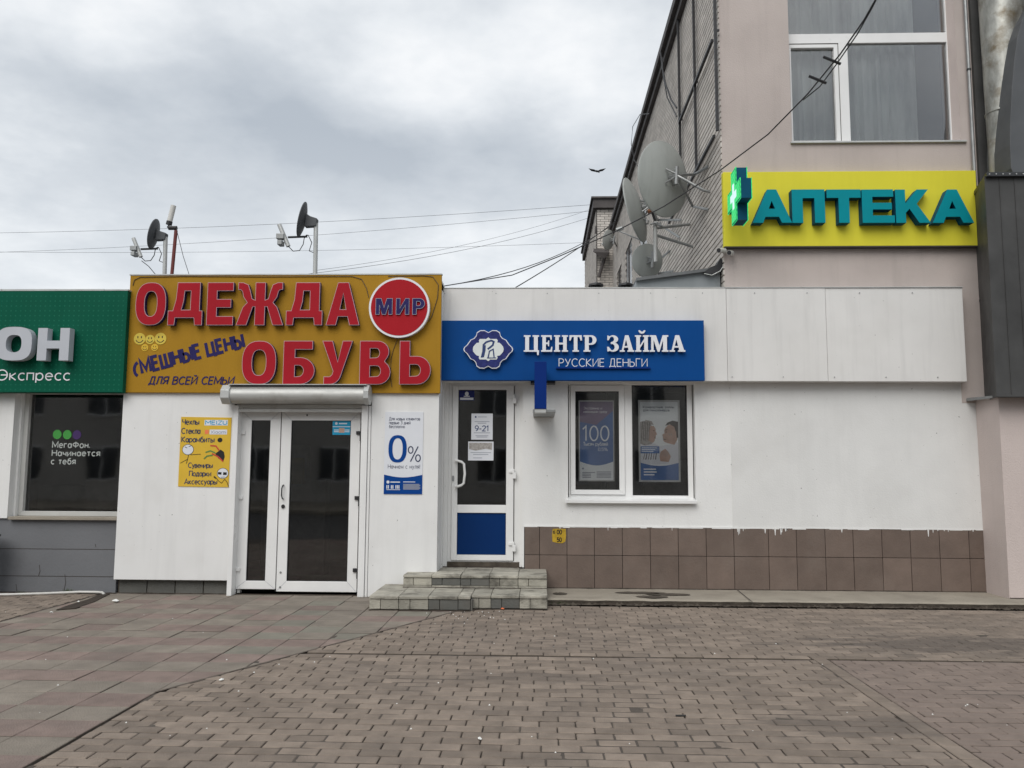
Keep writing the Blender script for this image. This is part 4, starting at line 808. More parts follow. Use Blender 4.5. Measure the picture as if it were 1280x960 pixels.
# steps of concrete tiles
steps = thing('entrance_steps', 'two worn grey tiled steps before the narrow white door', 'steps', (-.8, 8.6, 0))
S1X0, S1X1 = gd(461, 763).x, gd(684, 757).x; S1Y = gd(520, 763.5).y; Z1 = .148; S2Y = S1Y+.62; Z2 = .285; S2X0 = gd(503, 735, Z1).x; STP = YF_GOLD
S1B = S1Y+.12
XM_ = S1X0+(S1X1-S1X0)/6*3.42
sc_ = B(); sc_.box(S1X0+.02, XM_-.02, S1Y+.03, 10.0, 0, Z1-.02); sc_.box(XM_-.02, S1X1-.02, S1B+.03, 10.0, 0, Z1-.021); sc_.box(S2X0+.02, S1X1-.02, S2Y+.03, 10.14, .02, Z2-.02); sc_.build('core', 'joint_dark', steps)
def stile(x0, x1, y0, y1, z0, z1, m='step_tile'):
    o = B(); o.box(x0+.002, x1-.002, y0+.002, y1-.002, z0, z1); q = o.build('tile', m, steps, .006, org=((x0+x1)/2, (y0+y1)/2, (z0+z1)/2)); q.rotation_euler = (r6.uniform(-.009, .009), r6.uniform(-.010, .010), r6.uniform(-.010, .010)); q.location.z += r6.uniform(-.002, .002); return q
nx = 6; wx = (S1X1-S1X0)/nx
XM = S1X0+wx*3.42
e1 = [S1X0, S1X0+wx, S1X0+2*wx, S1X0+3*wx, XM, S1X0+4.08*wx, S1X0+5.05*wx, S1X1]
dk = {2: 1, 3: 1, 4: 1, 5: 0, 6: 0}
for i in range(7):
    y0 = S1Y if e1[i] < XM-.01 else S1B
    for (ya, yb) in ((y0-.012, S1Y+.34), (S1Y+.34, S2Y+.02 if e1[i] > S2X0-.05 else STP-.02)):
        if e1[i] < S2X0 and ya > S1Y+.3: yb = min(STP-.02, S1Y+.92)
        stile(e1[i], e1[i+1], ya, yb, Z1-.03, Z1)
    xm = e1[i]+(e1[i+1]-e1[i])*.38; m_ = 'step_tile_dark' if i in (2, 3) or (i == 4 and 0) else 'step_tile'
    if i in (5,): m_ = 'step_tile_dark'
    if e1[i+1]-e1[i] > .2: stile(e1[i], xm, y0, y0+.02, .012, Z1-.032, m_); stile(xm, e1[i+1], y0, y0+.02, .012, Z1-.032, m_ if i != 6 else 'step_tile')
    else: stile(e1[i], e1[i+1], y0, y0+.02, .012, Z1-.032, m_)
stile(XM-.001, XM+.02, S1Y+.002, S1B, .0, Z1-.032, 'step_tile_dark')
n2 = 5; e2 = [S2X0+(S1X1-S2X0)*i/5 for i in range(6)]
for i in range(5):
    stile(e2[i], e2[i+1], S2Y-.012, S2Y+.32, Z2-.03, Z2+r6.uniform(-.003, .003)); stile(e2[i], e2[i+1], S2Y+.32, STP+(.50 if .5 < i < 3.5 else .42), Z2-.03, Z2)
    xm = e2[i]+(e2[i+1]-e2[i])*.36; m_ = 'step_tile_dark' if i in (1, 2) else 'step_tile'
    stile(e2[i], xm, S2Y, S2Y+.02, Z1+.028, Z2-.032, m_); stile(xm, e2[i+1], S2Y, S2Y+.02, Z1+.028, Z2-.032, m_)
    o = B(); o.box(e2[i]+.003, e2[i+1]-.003, S2Y+.004, S2Y+.02, Z1+.003, Z1+.026); o.build('tile', 'step_tile', steps)
# end cheeks
stile(S1X0, S1X0+.02, S1Y+.02, S1Y+.92, .01, Z1-.032); stile(S2X0, S2X0+.02, S2Y+.02, STP-.02, Z1+.002, Z2-.032); stile(S1X1-.02, S1X1, S1B+.02, S2Y+.02, .0, Z1-.032, 'step_tile_dark'); stile(S1X1-.021, S1X1-.001, S2Y+.02, STP+.34, .0, Z2-.032, 'step_tile_dark')

# ============================================================ GOLD CLOTHES SHOP
YG = YF_GOLD
gxl, gxr = ax(148, 610, YG), ax(547.5, 600, YG)
zsb, zst = az(350, 491, YG), az(350, 343.5, YG)
gold = thing('shop_building', 'white panelled kiosk with double glass door under the bronze signboard', 'shop', ((gxl+gxr)/2, YG, 0))
dlx, drx = ax(295.5, 625, YG), ax(450, 625, YG); zp = az(210, 725, YG)
dtop = az(370, 507, YG)
o = box('wall_panel', 'white_panel', gold, gxl, ax(288.5, 625, YG)-.004, YG, YG+.03, zp, zsb+.02, .003)
box('wall_panel', 'white_panel', gold, ax(461.5, 625, YG)+.003, gxr, YG, YG+.06, -.0, zsb+.02, .004)
box('plinth', 'kerb_soil', gold, gxl+.01, dlx-.03, YG+.1, YG+.14, 0, zp+.1)
for i in range(4):
    x = gxl+.03+(dlx-gxl-.07)*i/4; box('plinth_tile', 'step_tile_dark', gold, x, x+(dlx-gxl-.07)/4-.012, YG+.085, YG+.1, .0, zp+.05, .002)
box('door_post', 'pvc', gold, ax(289, 625, YG)+.0, dlx-.005, YG-.035, YG+.12, .0, dtop, .004)
box('door_post', 'pvc', gold, drx+.0, ax(458, 625, YG), YG-.03, YG+.10, .0, dtop, .004)
box('door_post', 'pvc', gold, ax(458, 625, YG)+.004, ax(461.5, 625, YG), YG-.012, YG+.06, .0, dtop, .003)
box('side_wall', 'white_panel', gold, gxl, gxl+.05, YG+.031, 13.5, zp+.001, zst); box('side_wall', 'white_panel', gold, gxr-.05, gxr, YG+.061, 10.03, .0, zst-.05); box('rear_wall', 'white_panel', gold, gxl+.05, gxr-.05, 13.4, 13.5, 0, zst-.1)
box('roof', 'roof_felt', gold, gxl, gxr, YG+.03, 13.5, zst-.16, zst-.08)
box('lintel', 'white_panel', gold, dlx-.05, drx+.05, YG+.03, YG+.12, dtop, zsb+.05)
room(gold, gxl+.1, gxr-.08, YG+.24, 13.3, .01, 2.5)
for (x, y_, w_, h_) in ((-3.4, 11.3, .5, 1.3), (-2.7, 12.2, .7, 1.7), (-2.2, 11.0, .3, 1.1), (-4, 12.0, .6, 1.8)): box('shelf', 'interior_item', gold, x, x+w_, y_, y_+.3, .02, h_)
box('goods', 'interior_yellow', gold, -3.5, -3.2, 11.2, 11.3, 1.25, 1.6); box('goods', 'interior_yellow', gold, -2.15, -1.95, 10.9, 11.0, 1.2, 1.6)
# double door
YDg = YG+.10
B().frame(dlx+.002, drx-.002, .012, dtop-.002, .03, YDg+.02, YDg+.09, (.035, .012, .0, .03)).build('door_frame', 'pvc_grey', gold, .003)
def leaf(px0, px1, gpx0, gpx1, zb, hinges, hm, hs):
    x0, x1, g0, g1 = [ax(p, 625, YDg) for p in (px0, px1, gpx0, gpx1)]; z1 = az(370, 513, YDg); zg0, zg1 = az(370, 726.5, YDg), az(370, 525.5, YDg)
    b = B(); b.frame(x0, x1, zb, z1, 0, YDg, YDg+.06, (g0-x0, x1-g1, zg0-zb, z1-zg1)); d = b.build('door', 'pvc', gold, .004)
    B().frame(g0-.001, g1+.001, zg0-.001, zg1+.001, .007, YDg+.006, YDg+.04).build('gasket', 'black_metal', d)
    box('pane', 'door_glass', d, g0, g1, YDg+.02, YDg+.026, zg0, zg1)
    # dark mitre joints at the corners
    mj = B()
    for (ax_, az_, bx_, bz_) in ((x0, zb, g0, zg0), (x1, zb, g1, zg0), (x0, z1, g0, zg1), (x1, z1, g1, zg1)):
        dd = Vector((bx_-ax_, bz_-az_)).normalized(); nn_ = Vector((-dd.y, dd.x))*.0012
        mj.face((ax_-nn_.x, YDg-.0008, az_-nn_.y), (bx_-nn_.x, YDg-.0008, bz_-nn_.y), (bx_+nn_.x, YDg-.0008, bz_+nn_.y), (ax_+nn_.x, YDg-.0008, az_+nn_.y))
    mj.build('mitre_joint', 'print_grey', d)
    for py in hinges:
        z = az(px0, py, YDg); xh = x0 if hs < 0 else x1
        h = B(); h.box(xh-.03 if hs < 0 else xh-.045, xh+.055 if hs < 0 else xh+.02, YDg-.02, YDg, z-.0, z+.042); h.box(xh-.04 if hs < 0 else xh+.0, xh-.008 if hs < 0 else xh+.022, YDg-.03, YDg, z-.075, z+.04); h.build('hinge', hm, d, .003)
    return d, x0, x1
d1, lx0, lx1 = leaf(297.8, 347.6, 311, 334.7, .06, (543, 624, 714), 'pvc', -1)
d2, rx0, rx1 = leaf(348.8, 448.3, 361.3, 436.2, .035, (543, 624, 714), 'black_metal', 1)
hx = ax(354, 620, YDg); hz = az(354, 615, YDg)
B().tube([(hx, YDg, hz+.08), (hx+.002, YDg-.035, hz+.075), (hx-.006, YDg-.045, hz+.04), (hx-.006, YDg-.045, hz-.04), (hx+.002, YDg-.035, hz-.075), (hx, YDg, hz-.08)], .008, 8).build('handle', 'dark_metal', d2, smooth=True)
B().prism(sup(hx+.004, az(354, 633, YDg), .021, .023, 2, 14), YDg-.012, YDg).build('lock', 'black_metal', d2)
for py in (715.5, 734): B().prism(sup(hx-.0, az(353, py, YDg), .012, .012, 2, 12), YDg-.006, YDg).build('bolt', 'grey_metal', d2)
B().prism(sup(ax(384, 519, YDg), az(384, 519, YDg), .009, .011, 2, 12), YDg-.006, YDg).build('bolt', 'dark_metal', d2)
# cyan sticker on the glass
c0, c1 = at(415.5, 543.5, YDg+.018), at(439, 526.5, YDg+.018); t = thing('sticker', 'small cyan sticker with white lines in the top corner of the wide door glass', 'sticker', (c0.x, YDg+.018, c0.z))
B().box(c0.x, c1.x, YDg+.016, YDg+.019, c0.z, c1.z).build('sheet', 'print_cyan', t)
w_ = c1.x-c0.x; h_ = c1.z-c0.z; yy = YDg+.0155; b = B(); el(b, c0.x+w_*.2, c0.z+h_*.83, w_*.07, h_*.1, yy, n=12); b.box(c0.x, c1.x, yy, yy+.0004, c0.z+h_*.57, c0.z+h_*.62); b.box(c0.x+w_*.34, c0.x+w_*.78, yy, yy+.0004, c0.z+h_*.78, c0.z+h_*.87)
for v in (.32, .2): b.box(c0.x+w_*.08, c0.x+w_*.92, yy, yy+.0004, c0.z+h_*v, c0.z+h_*(v+.06))
b.build('print', 'poster_white', t)
b = B(); b.box(c0.x+w_*.35, c0.x+w_*.65, yy-.0008, yy-.0004, c0.z+h_*.15, c0.z+h_*.5); b.build('print_patch', 'skin_print', t)
# roller shutter housing
rs = thing('roller_shutter', 'grey rolled-up shutter housing over the double glass door', 'shutter', (ax(368, 492, YG), YG, dtop))
x0, x1 = ax(288, 492, YG-.2), ax(455, 492, YG-.2); zc_, r_ = az(370, 493.5, YG-.15), .098
prof = [(YG-.0, .0), (YG-.0, .0)]
hb = B(); n = 14; pr_ = []
yc = YG-.135
pr_ = [(YG-.012, zc_+.105), (yc-.07, zc_+.105), (yc-.07, zc_+.085)]+[(yc-r_*math.cos(a_), zc_+r_*math.sin(a_)*.95-.005) for a_ in [math.radians(50-i*14) for i in range(11)]]+[(YG-.03, zc_-.10), (YG-.012, zc_-.10)]
vs = [(x0, y_, z_) for y_, z_ in pr_]+[(x1, y_, z_) for y_, z_ in pr_]; k = len(pr_)
hb.mesh(vs, [(i, i+k, (i+1) % k+k, (i+1) % k) for i in range(k)]+[tuple(range(k)), tuple(range(2*k-1, k-1, -1))]); hb.build('housing', 'shutter_metal', rs, smooth=True)
for (xa, xb) in ((ax(277, 492, YG-.2), x0), (x1, ax(461.5, 492, YG-.2))):
    w = (xb-xa); cb = B(); po = [(yc+.125*math.cos(a_)*1.0, zc_+.125*math.sin(a_)*.95) for a_ in [2*PI*i/8+PI/8 for i in range(8)]]
    po = [(min(y_, YG-.013), z_) for y_, z_ in po]
    vs = [(xa, y_, z_) for y_, z_ in po]+[(xb, y_, z_) for y_, z_ in po]; cb.mesh(vs, [(i, (i+1) % 8, (i+1) % 8+8, i+8) for i in range(8)]+[tuple(range(7, -1, -1)), tuple(range(8, 16))]); cb.build('end_cap', 'pale_metal', rs, .006)
box('top_plate', 'pale_metal', rs, x0-.02, x1+.03, yc-.09, YG-.012, zc_+.108, zc_+.118)
box('slot', 'black_metal', rs, x0+.004, x1-.004, yc-.0725, yc-.0705, zc_+.084, zc_+.103)
zz = zc_-.10
for i in range(2):
    box('slat', 'shutter_metal', rs, dlx-.0, drx+.0, YG-.030-.004*i, YG-.014, zz-.048*(i+1)+.004, zz-.048*i-.002, .004)

# bronze sign
YS = YG-.045
gs = thing('shop_sign', 'bronze-brown signboard with big red Cyrillic letters and a red disc', 'sign', (ax(157, 491, YS), YS, zsb))
gx0, gx1 = ax(159, 420, YS), ax(551, 420, YS)
box('board', 'bronze_sign', gs, gx0, gx1, YS, YG-.001, az(350, 491, YS), az(350, 344, YS), .003)
box('top_trim', 'pale_metal', gs, gx0-.01, gx1+.005, YS-.006, YG+.02, az(350, 344, YS)+.002, az(350, 344, YS)+.016)
def big(ch, p0, p1, py0, py1):
    YL = YS-.075; A0, A1 = at(p0, py1, YL), at(p1, py0, YL); wd, loops = BOLD[ch]; sx = (A1.x-A0.x)/wd; sz = A1.z-A0.z; fn = lambda x, z: (A0.x+x*sx, A0.z+z*sz)
    o = put(B(), loops, .055, YL+.004, fn).build('letter', 'letter_navy', gs, org=(A0.x, YL, A0.z))
    put(B(), loops, .004, YL, fn).build('letter_edge', 'letter_edge', o)
    # inset red face
    def ins(lp, k):
        a_ = 0; R_ = [fn(*p) for p in lp]; n = len(R_)
        for i in range(n): a_ += R_[i][0]*R_[(i+1) % n][1]-R_[(i+1) % n][0]*R_[i][1]
        sgn = (1 if a_ > 0 else -1)*k; out_ = []
        for i in range(n):
            p_, q_, s_ = Vector(R_[i-1]), Vector(R_[i]), Vector(R_[(i+1) % n])
            d1_, d2_ = q_-p_, s_-q_
            if d1_.length < 1e-6: d1_ = d2_
            if d2_.length < 1e-6: d2_ = d1_
            d1_.normalize(); d2_.normalize(); n1_, n2_ = Vector((-d1_.y, d1_.x)), Vector((-d2_.y, d2_.x)); m_ = n1_+n2_
            m_ = m_.normalized() if m_.length > .1 else n1_
            q_ = q_+m_*sgn*.0065/max(m_.dot(n1_), .45); out_.append((q_.x, q_.y))
        return out_
    put(B(), [ins(lp, 1 if i == 0 else -1) for i, lp in enumerate(loops)], .003, YL-.003).build('letter_face', 'letter_red', o)
for a in (('О', 168, 208.8), ('Д', 209, 254.5), ('Е', 257.5, 293), ('Ж', 294.5, 355.5), ('Д', 357, 404), ('А', 407, 450.5)): big(a[0], a[1], a[2], 353, 406.5)
for a in (('О', 301.3, 346), ('Б', 353, 394.3), ('У', 401.5, 441), ('В', 448.8, 489.3), ('Ь', 498.8, 539)): big(a[0], a[1], a[2], 426, 480.5)
YR = YS-.08; dc = at(499, 384.3, YR); dr = (ax(537, 384, YR)-ax(461, 384, YR))/2
o = put(B(), [sup(dc.x, dc.z, dr, dr, 2, 56)], .07, YR).build('disc', 'letter_white', gs)
put(B(), [sup(dc.x, dc.z, dr*.932, dr*.932, 2, 56)], .004, YR-.003).build('disc_face', 'disc_red', o)
for ch, p0, p1 in (('М', 469.5, 490.5), ('И', 495, 511.5), ('Р', 515.5, 531)):
    YL = YR-.02; A0, A1 = at(p0, 393, YL), at(p1, 373, YL); wd, loops = BOLD[ch]; sx = (A1.x-A0.x)/wd; sz = A1.z-A0.z; fn = lambda x, z: (A0.x+x*sx, A0.z+z*sz)
    put(B(), loops, .017, YL, fn).build('letter', 'letter_navy', gs)
    ring = B()
    for lp in loops: ribbon(ring, [fn(*p) for p in lp]+[fn(*lp[0])], .005, YL-.0008)
    ring.build('letter_trim', 'print_grey', gs)
YT = YS-.004
b = B(); r0 = at(178, 466.5, YT); r1 = at(251.5, 446.5, YT); rot = math.atan2(r1.z-r0.z, r1.x-r0.x)
text(b, 'МЕШНЫЕ', r0.x, r0.z, .158, YT, .23, width=(r1-r0).length, rot=rot, sp=.26)
r0 = at(260, 444.5, YT); r1 = at(305, 433.5, YT); text(b, 'ЦЕНЫ', r0.x, r0.z, .155, YT, .23, width=(r1-r0).length, rot=math.atan2(r1.z-r0.z, r1.x-r0.x), sp=.26)
c_ = at(172, 461, YT); ribbon(b, [(c_.x+.02+.06*math.cos(a_), c_.z+.085*math.sin(a_)) for a_ in [math.radians(115+k*14) for k in range(11)]], .034, YT)
T(b, 'ДЛЯ ВСЕЙ СЕМЬИ', 186, 291, 480, 9, YT, .17, shear=.2, sp=.2); b.build('lettering', 'letter_navy', gs)
for (px, py, r_) in ((174.5, 423.5, 7.6), (187.5, 424.3, 6), (200.6, 423.3, 7.6), (181, 434.5, 4.6), (193.3, 434.3, 4.6)):
    c_ = at(px, py, YT); r = r_*YT/FPX; b = B(); el(b, c_.x, c_.z, r, r, YT if r_ != 6 else YT+.0008, n=24); o = b.build('smiley', 'smiley_yellow' if r_ > 5 else 'poster_yellow', gs)
    b = B(); el(b, c_.x-r*.3, c_.z+r*.28, r*.10, r*.22, YT-.001, n=8); el(b, c_.x+r*.3, c_.z+r*.28, r*.10, r*.22, YT-.001, n=8)
    ribbon(b, [(c_.x+r*.62*math.cos(a_), c_.z+r*.62*math.sin(a_)) for a_ in [math.radians(200+k*14) for k in range(11)]], r*.12, YT-.0014); b.build('smiley_face', 'print_black', o)
# loose brown wire on the board
YC = YS-.006
B().tube([at(x, y_, YC) for x, y_ in ((166, 357), (168, 350), (175, 346.5), (230, 345.5), (330, 346), (440, 345.5), (452, 349), (458, 360), (461, 372))], .004, 5).build('wire', 'bed_soil', gs)
B().tube([at(x, y_, YC) for x, y_ in ((485, 345.5), (530, 344.8), (541, 346), (548, 356), (547, 372), (540, 395), (536, 402))], .004, 5).build('wire', 'bed_soil', gs)
B().tube([at(x, y_, YC) for x, y_ in ((497, 424), (492, 436), (489, 448), (488, 470), (490, 484))], .003, 5).build('wire', 'bed_soil', gs)

# yellow poster by the door
YQ = YG-.008
q0, q1 = at(222.5, 609, YQ), at(288.5, 521.5, YQ)
yp_ = thing('poster', 'yellow poster listing phone cases and souvenirs, left of the double door', 'poster', (q0.x, YQ, q0.z))
pt = lambda px, py: at(px, py, YQ)
v = [pt(222.5, 608), pt(285.5, 609), pt(289.5, 522), pt(226.5, 521)]
b = B(); b.mesh([p for p in v]+[p+Vector((0, .007, 0)) for p in v], [(0, 1, 2, 3), (0, 4, 5, 1), (1, 5, 6, 2), (2, 6, 7, 3), (3, 7, 4, 0)]); b.build('sheet', 'poster_yellow', yp_)
yb_ = YQ-.0012
def T2(b, s, p0, p1, pyb, h, wt=.13, sp=.16): return T(b, s, p0, p1, pyb, h, yb_, wt, sp=sp)
b = B(); T2(b, 'Чехлы', 228, 248.5, 530.5, 6.5, .17); T2(b, 'Стекла', 227, 250, 542, 6.8, .17); T2(b, 'Карамбиты', 227, 267.5, 552.5, 6.6, .17)
T2(b, 'Сувениры', 235.3, 265.5, 584.5, 6, .17); T2(b, 'Подарки', 236.5, 263.5, 595, 6.2, .17); T2(b, 'Аксессуары', 230.5, 271, 605, 6.2, .17); b.build('lettering', 'print_dark', yp_)
b = B(); c0, c1 = pt(255.5, 531.8), pt(285, 525); b.face((c0.x, yb_, c0.z), (c1.x, yb_, c0.z), (c1.x, yb_, c1.z), (c0.x, yb_, c1.z)); c0, c1 = pt(262, 543), pt(284, 537); b.face((c0.x, yb_, c0.z), (c1.x, yb_, c0.z), (c1.x, yb_, c1.z), (c0.x, yb_, c1.z)); b.build('label_patch', 'poster_white', yp_)
b = B(); text(b, 'MEIZU', pt(257, 530.5).x, pt(257, 530.5).z, .042, yb_-.001, .2, width=pt(283.5, 530).x-pt(257, 530).x, sp=.2); b.build('brand_lettering', 'print_cyan', yp_)
b = B(); c0, c1 = pt(256, 542.5), pt(261, 537.3); b.face((c0.x, yb_, c0.z), (c1.x, yb_, c0.z), (c1.x, yb_, c1.z), (c0.x, yb_, c1.z)); b.build('brand_patch', 'print_orange', yp_)
b = B(); text(b, 'Xiaomi', pt(263.5, 542).x, pt(263, 542).z, .036, yb_-.001, .14, width=pt(282.5, 542).x-pt(263.5, 542).x); b.build('brand_lettering', 'print_grey', yp_)
r_ = YQ/FPX
b = B(); c_ = pt(275, 550); el(b, c_.x, c_.z, 3.2*r_, 3*r_, yb_, n=14)
for (px, py, rx) in ((235, 562, 7.4), (278.5, 591.7, 7.4)):
    c_ = pt(px, py); el(b, c_.x, c_.z, (rx)*r_, (rx-.6)*r_, yb_, n=22)
def RB(b, pts, w_, dy=0): ribbon(b, [(pt(*p).x, pt(*p).z) for p in pts], w_*r_, yb_-dy)
RB(b, [(236, 568), (234.5, 574), (225.5, 579)], .7, .0005); RB(b, [(234.5, 574), (233, 579.5)], .7, .001); RB(b, [(238, 568.5), (251, 567.7)], .7, .0005)
RB(b, [(270, 597), (273, 601), (277, 604), (281, 599)], .7, .0005); RB(b, [(281, 599), (284, 603), (285.5, 608)], .7, .001); RB(b, [(267.5, 595.5), (270, 598)], 1.6, .0015)
b.face(*[(pt(x, y_).x, yb_-.0005, pt(x, y_).z) for x, y_ in ((269, 567), (276, 562), (280, 565), (281, 571), (279, 577), (273, 573))])
b.build('drawing', 'print_black', yp_)
b = B()
for (px, py, rx) in ((235, 562, 6.8), (278.5, 591.7, 6.8)): c_ = pt(px, py); el(b, c_.x, c_.z, rx*r_, (rx-.6)*r_, yb_-.001, n=22)
b.build('drawing_heads', 'poster_white', yp_)
b = B(); RB(b, [(272.5, 591.5), (277, 591.8)], 3.0, .002); RB(b, [(279, 592), (283.5, 592)], 3.4, .002); RB(b, [(231, 558.5), (234, 560)], .7, .002); RB(b, [(236, 558.5), (239.5, 557)], .7, .002); RB(b, [(276, 596.5), (281, 596.3)], .6, .002); b.build('drawing_lines', 'print_black', yp_)
b = B(); RB(b, [(274, 563), (270, 557.5), (263, 557)], 1.6, .0015); RB(b, [(265, 567), (273, 571), (279, 577)], 1.6, .0015); b.build('curved_blades', 'print_red', yp_)
b = B(); RB(b, [(269, 566), (263, 563.5), (257, 565.5)], 1.6, .002); RB(b, [(266, 569), (259, 570), (255, 573.5)], 1.6, .002); b.build('curved_blades', 'print_green', yp_)

# tall white poster with 0%
q0, q1 = at(479.5, 617.5, YQ), at(529.3, 515, YQ)
wp = thing('poster', 'tall white poster with big blue 0% and blue foot, right of the double door', 'poster', (q0.x, YQ, q0.z))
B().box(q0.x, q1.x, YQ, YQ+.007, q0.z, q1.z).build('sheet', 'poster_white', wp); w_ = q1.x-q0.x; h_ = q1.z-q0.z; yb_ = YQ-.0012
b = B(); zb = q0.z+h_*.235; b.face(*([(q0.x, yb_, q0.z), (q1.x, yb_, q0.z)]+[(q1.x-w_*k/14, yb_, zb-h_*.033*math.sin(PI*k/14)) for k in range(15)])); b.build('blue_foot', 'poster_blue', wp)
b = B(); lp = [(485, 'Для новых клиентов', 519, 525.3), (485, 'первые 3 дней', 513, 530.2), (485, 'бесплатно', 506, 535)]
for x_, s_, xe, yb2 in lp: T(b, s_, 486.5, xe+6 if xe > 515 else xe, yb2, 3.8, yb_, .12)
T(b, 'Начнем с нуля!', 485, 525, 585.5, 5, yb_, .10, sp=.2); T(b, '%', 510, 525.5, 577, 19, yb_, .075); b.build('lettering', 'print_dark', wp)
b = B(); c_ = at(497, 561, yb_); rx, rz = (ax(508.4, 561, yb_)-ax(485.6, 561, yb_))/2, .158; put(b, [sup(c_.x, c_.z, rx, rz, 2.5, 36), sup(c_.x, c_.z, rx*.56, rz*.78, 2.3, 36)], .002, yb_-.002); b.build('zero', 'poster_blue', wp)
b = B(); c_ = at(485, 602.5, yb_); el(b, c_.x, c_.z, .018, .018, yb_-.001, n=12)
for (p0, p1, y0, y1) in ((488, 500, 602, 603.2), (483, 500, 606.5, 610.8), (483, 500, 611.8, 612.4), (504, 519, 602, 602.8)):
    a_, c_ = at(p0, y1, yb_), at(p1, y0, yb_); 
    if y1-y0 > 3:
        for k in range(9):
            if k in (2, 5): continue
            xx = a_.x+(c_.x-a_.x)*k/9; b.box(xx, xx+(c_.x-a_.x)*.07, yb_-.0015, yb_-.001, a_.z, c_.z)
    else: b.box(a_.x, c_.x, yb_-.0015, yb_-.001, a_.z, c_.z)
b.build('foot_lettering', 'poster_white', wp)
b = B()
for k in range(7): a_, c_ = at(504, 605.6+1.05*k, yb_), at(525.5 if k % 3 else 524, 605+1.05*k, yb_); b.box(a_.x, c_.x, yb_-.0015, yb_-.001, a_.z, c_.z)
b.build('small_print', 'print_grey', wp)

# ============================================================ GREEN PHONE SHOP
YE = YF_GREEN
green = thing('shop_building', 'white and grey corner of a phone shop under the green signboard at the left edge', 'shop', (-6, YE, 0))
gsx1 = gxl-.006; px0 = -9.6
zsill = az(70, 646, YE); ztp = az(60, 488, YE)
wl = B(); wl.box(px0, ax(14, 570, YE), YE, YE+.28, zsill-.02, 3.5); wl.box(ax(14, 570, YE), gsx1, YE+.01, YE+.28, ztp-.02, 3.5); wl.build('wall', 'white_paint', green)
pl = B(); pl.box(px0, gsx1, YE+.03, YE+.3, 0, zsill-.012); pl.build('plinth', 'grey_block', green)
for py in (686, 720): z = az(60, py, YE+.03); box('plinth_joint', 'joint_dark', green, px0, gsx1, YE+.0275, YE+.031, z-.004, z+.002)
ck = B()
for pts in (((49, 706), (50, 714), (48, 720)), ((81, 718), (82, 728), (80, 738)), ((119, 680), (120, 684)), ((20, 730), (21, 739))): ribbon(ck, [(ax(x, y_, YE+.027), az(x, y_, YE+.027)) for x, y_ in pts], .006, YE+.027)
ck.build('crack', 'joint_dark', green)
box('window_sill', 'concrete_slab', green, ax(14, 640, YE)-.02, gsx1, YE-.03, YE+.26, zsill-.035, zsill, .004)
YGw = YE+.2
wx0_ = ax(30, 570, YGw); f_ = B(); f_.frame(wx0_, gsx1+.1, zsill+.001, ztp, 0, YGw-.05, YGw+.03, (.055, .02, .055, .03)); wn = f_.build('window', 'pvc_grey', green, .003)
box('pane', 'door_glass', wn, wx0_+.05, gsx1+.1, YGw, YGw+.006, zsill+.05, ztp-.02)
rv = B(); rv.box(ax(14, 570, YE)+.001, wx0_, YGw-.1, YGw+.05, zsill, ztp); rv.build('reveal', 'white_paint', green)
box('roof', 'roof_felt', green, px0, gsx1, YE+.28, 13.5, 3.3, 3.45)
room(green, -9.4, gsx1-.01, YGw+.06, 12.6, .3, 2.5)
box('paper_sheet', 'interior_item', green, -5.5, -5.1, 10.0, 10.01, .95, 1.3); box('counter', 'interior_item', green, -7, -5.6, 11.5, 12, .3, 1.2)
b = B(); yq = YGw-.003
for (px, py, mt) in ((71.5, 543, 'dots_green'), (84, 543.3, 'dots_green'), (96, 543.5, 'dots_purple')):
    c_ = at(px, py, yq); b = B(); el(b, c_.x, c_.z, 5.6*yq/FPX, 5.9*yq/FPX, yq+(0 if mt[-1] == 'n' else .001)); b.build('sticker_dot', mt, wn)
b = B(); T(b, 'МегаФон.', 65.5, 112.5, 559.5, 7.4, yq, .17, sp=.22); T(b, 'Начинается', 65, 124.5, 569.7, 7.2, yq, .17, sp=.22); T(b, 'с тебя', 64, 94, 580, 7.2, yq, .17, sp=.22); b.build('window_lettering', 'text_pale', wn)
# green sign
YGS = YE-.16
grs = thing('shop_sign', 'green dotted signboard with pale grey letters at the left edge', 'sign', (-5.5, YGS, 2.3))
g0, g1 = at(157, 490.5, YGS), at(157, 363.5, YGS); xr = (ax(153.5, 490, YGS)+ax(159.5, 364, YGS))/2
box('board', 'green_sign', grs, -8.6, xr, YGS, YE-.001, g0.z, g1.z, .004)
fl_ = B(); x = -8.6
while x < xr: d_ = r6.uniform(.3, .7); fl_.box(x, min(x+d_, xr+.01)-.004, YGS-.004+r6.uniform(0, .004), YE, g1.z+.002, g1.z+.022+r6.uniform(-.004, .004)); x += d_
fl_.build('top_flashing', 'pale_metal', grs)
db = B(); st = .0585; nzr = int((g1.z-g0.z)/st); x = -6.6; 
while x < xr-.02:
    for j_ in range(nzr): db.face(*[(x+.0095*math.cos(a_), YGS-.0012, g0.z+.03+j_*st+.0095*math.sin(a_)) for a_ in (0, 1.05, 2.09, 3.14, 4.19, 5.24)])
    x += st
tag(db.build('dot_print', 'green_dot', grs), kind='stuff')
def oh(loops, p0, p1, py0, py1, w1):
    YL = YGS-.13; A0, A1 = at(p0, py1, YL), at(p1, py0, YL); sx = (A1.x-A0.x)/w1; sz = A1.z-A0.z
    put(B(), loops, .10, YL, lambda x, z: (A0.x+x*sx, A0.z+z*sz)).build('letter', 'letter_grey', grs)
oh([sup(.6, .5, .6, .5, 3), sup(.6, .5, .26, .26, 2.6)], -7, 41, 408.5, 450.5, 1.2)
oh([[(0, 0), (.32, 0), (.32, .37), (.76, .37), (.76, 0), (1.08, 0), (1.08, 1), (.76, 1), (.76, .61), (.32, .61), (.32, 1), (0, 1)]], 45.5, 87.5, 410, 450.5, 1.08)
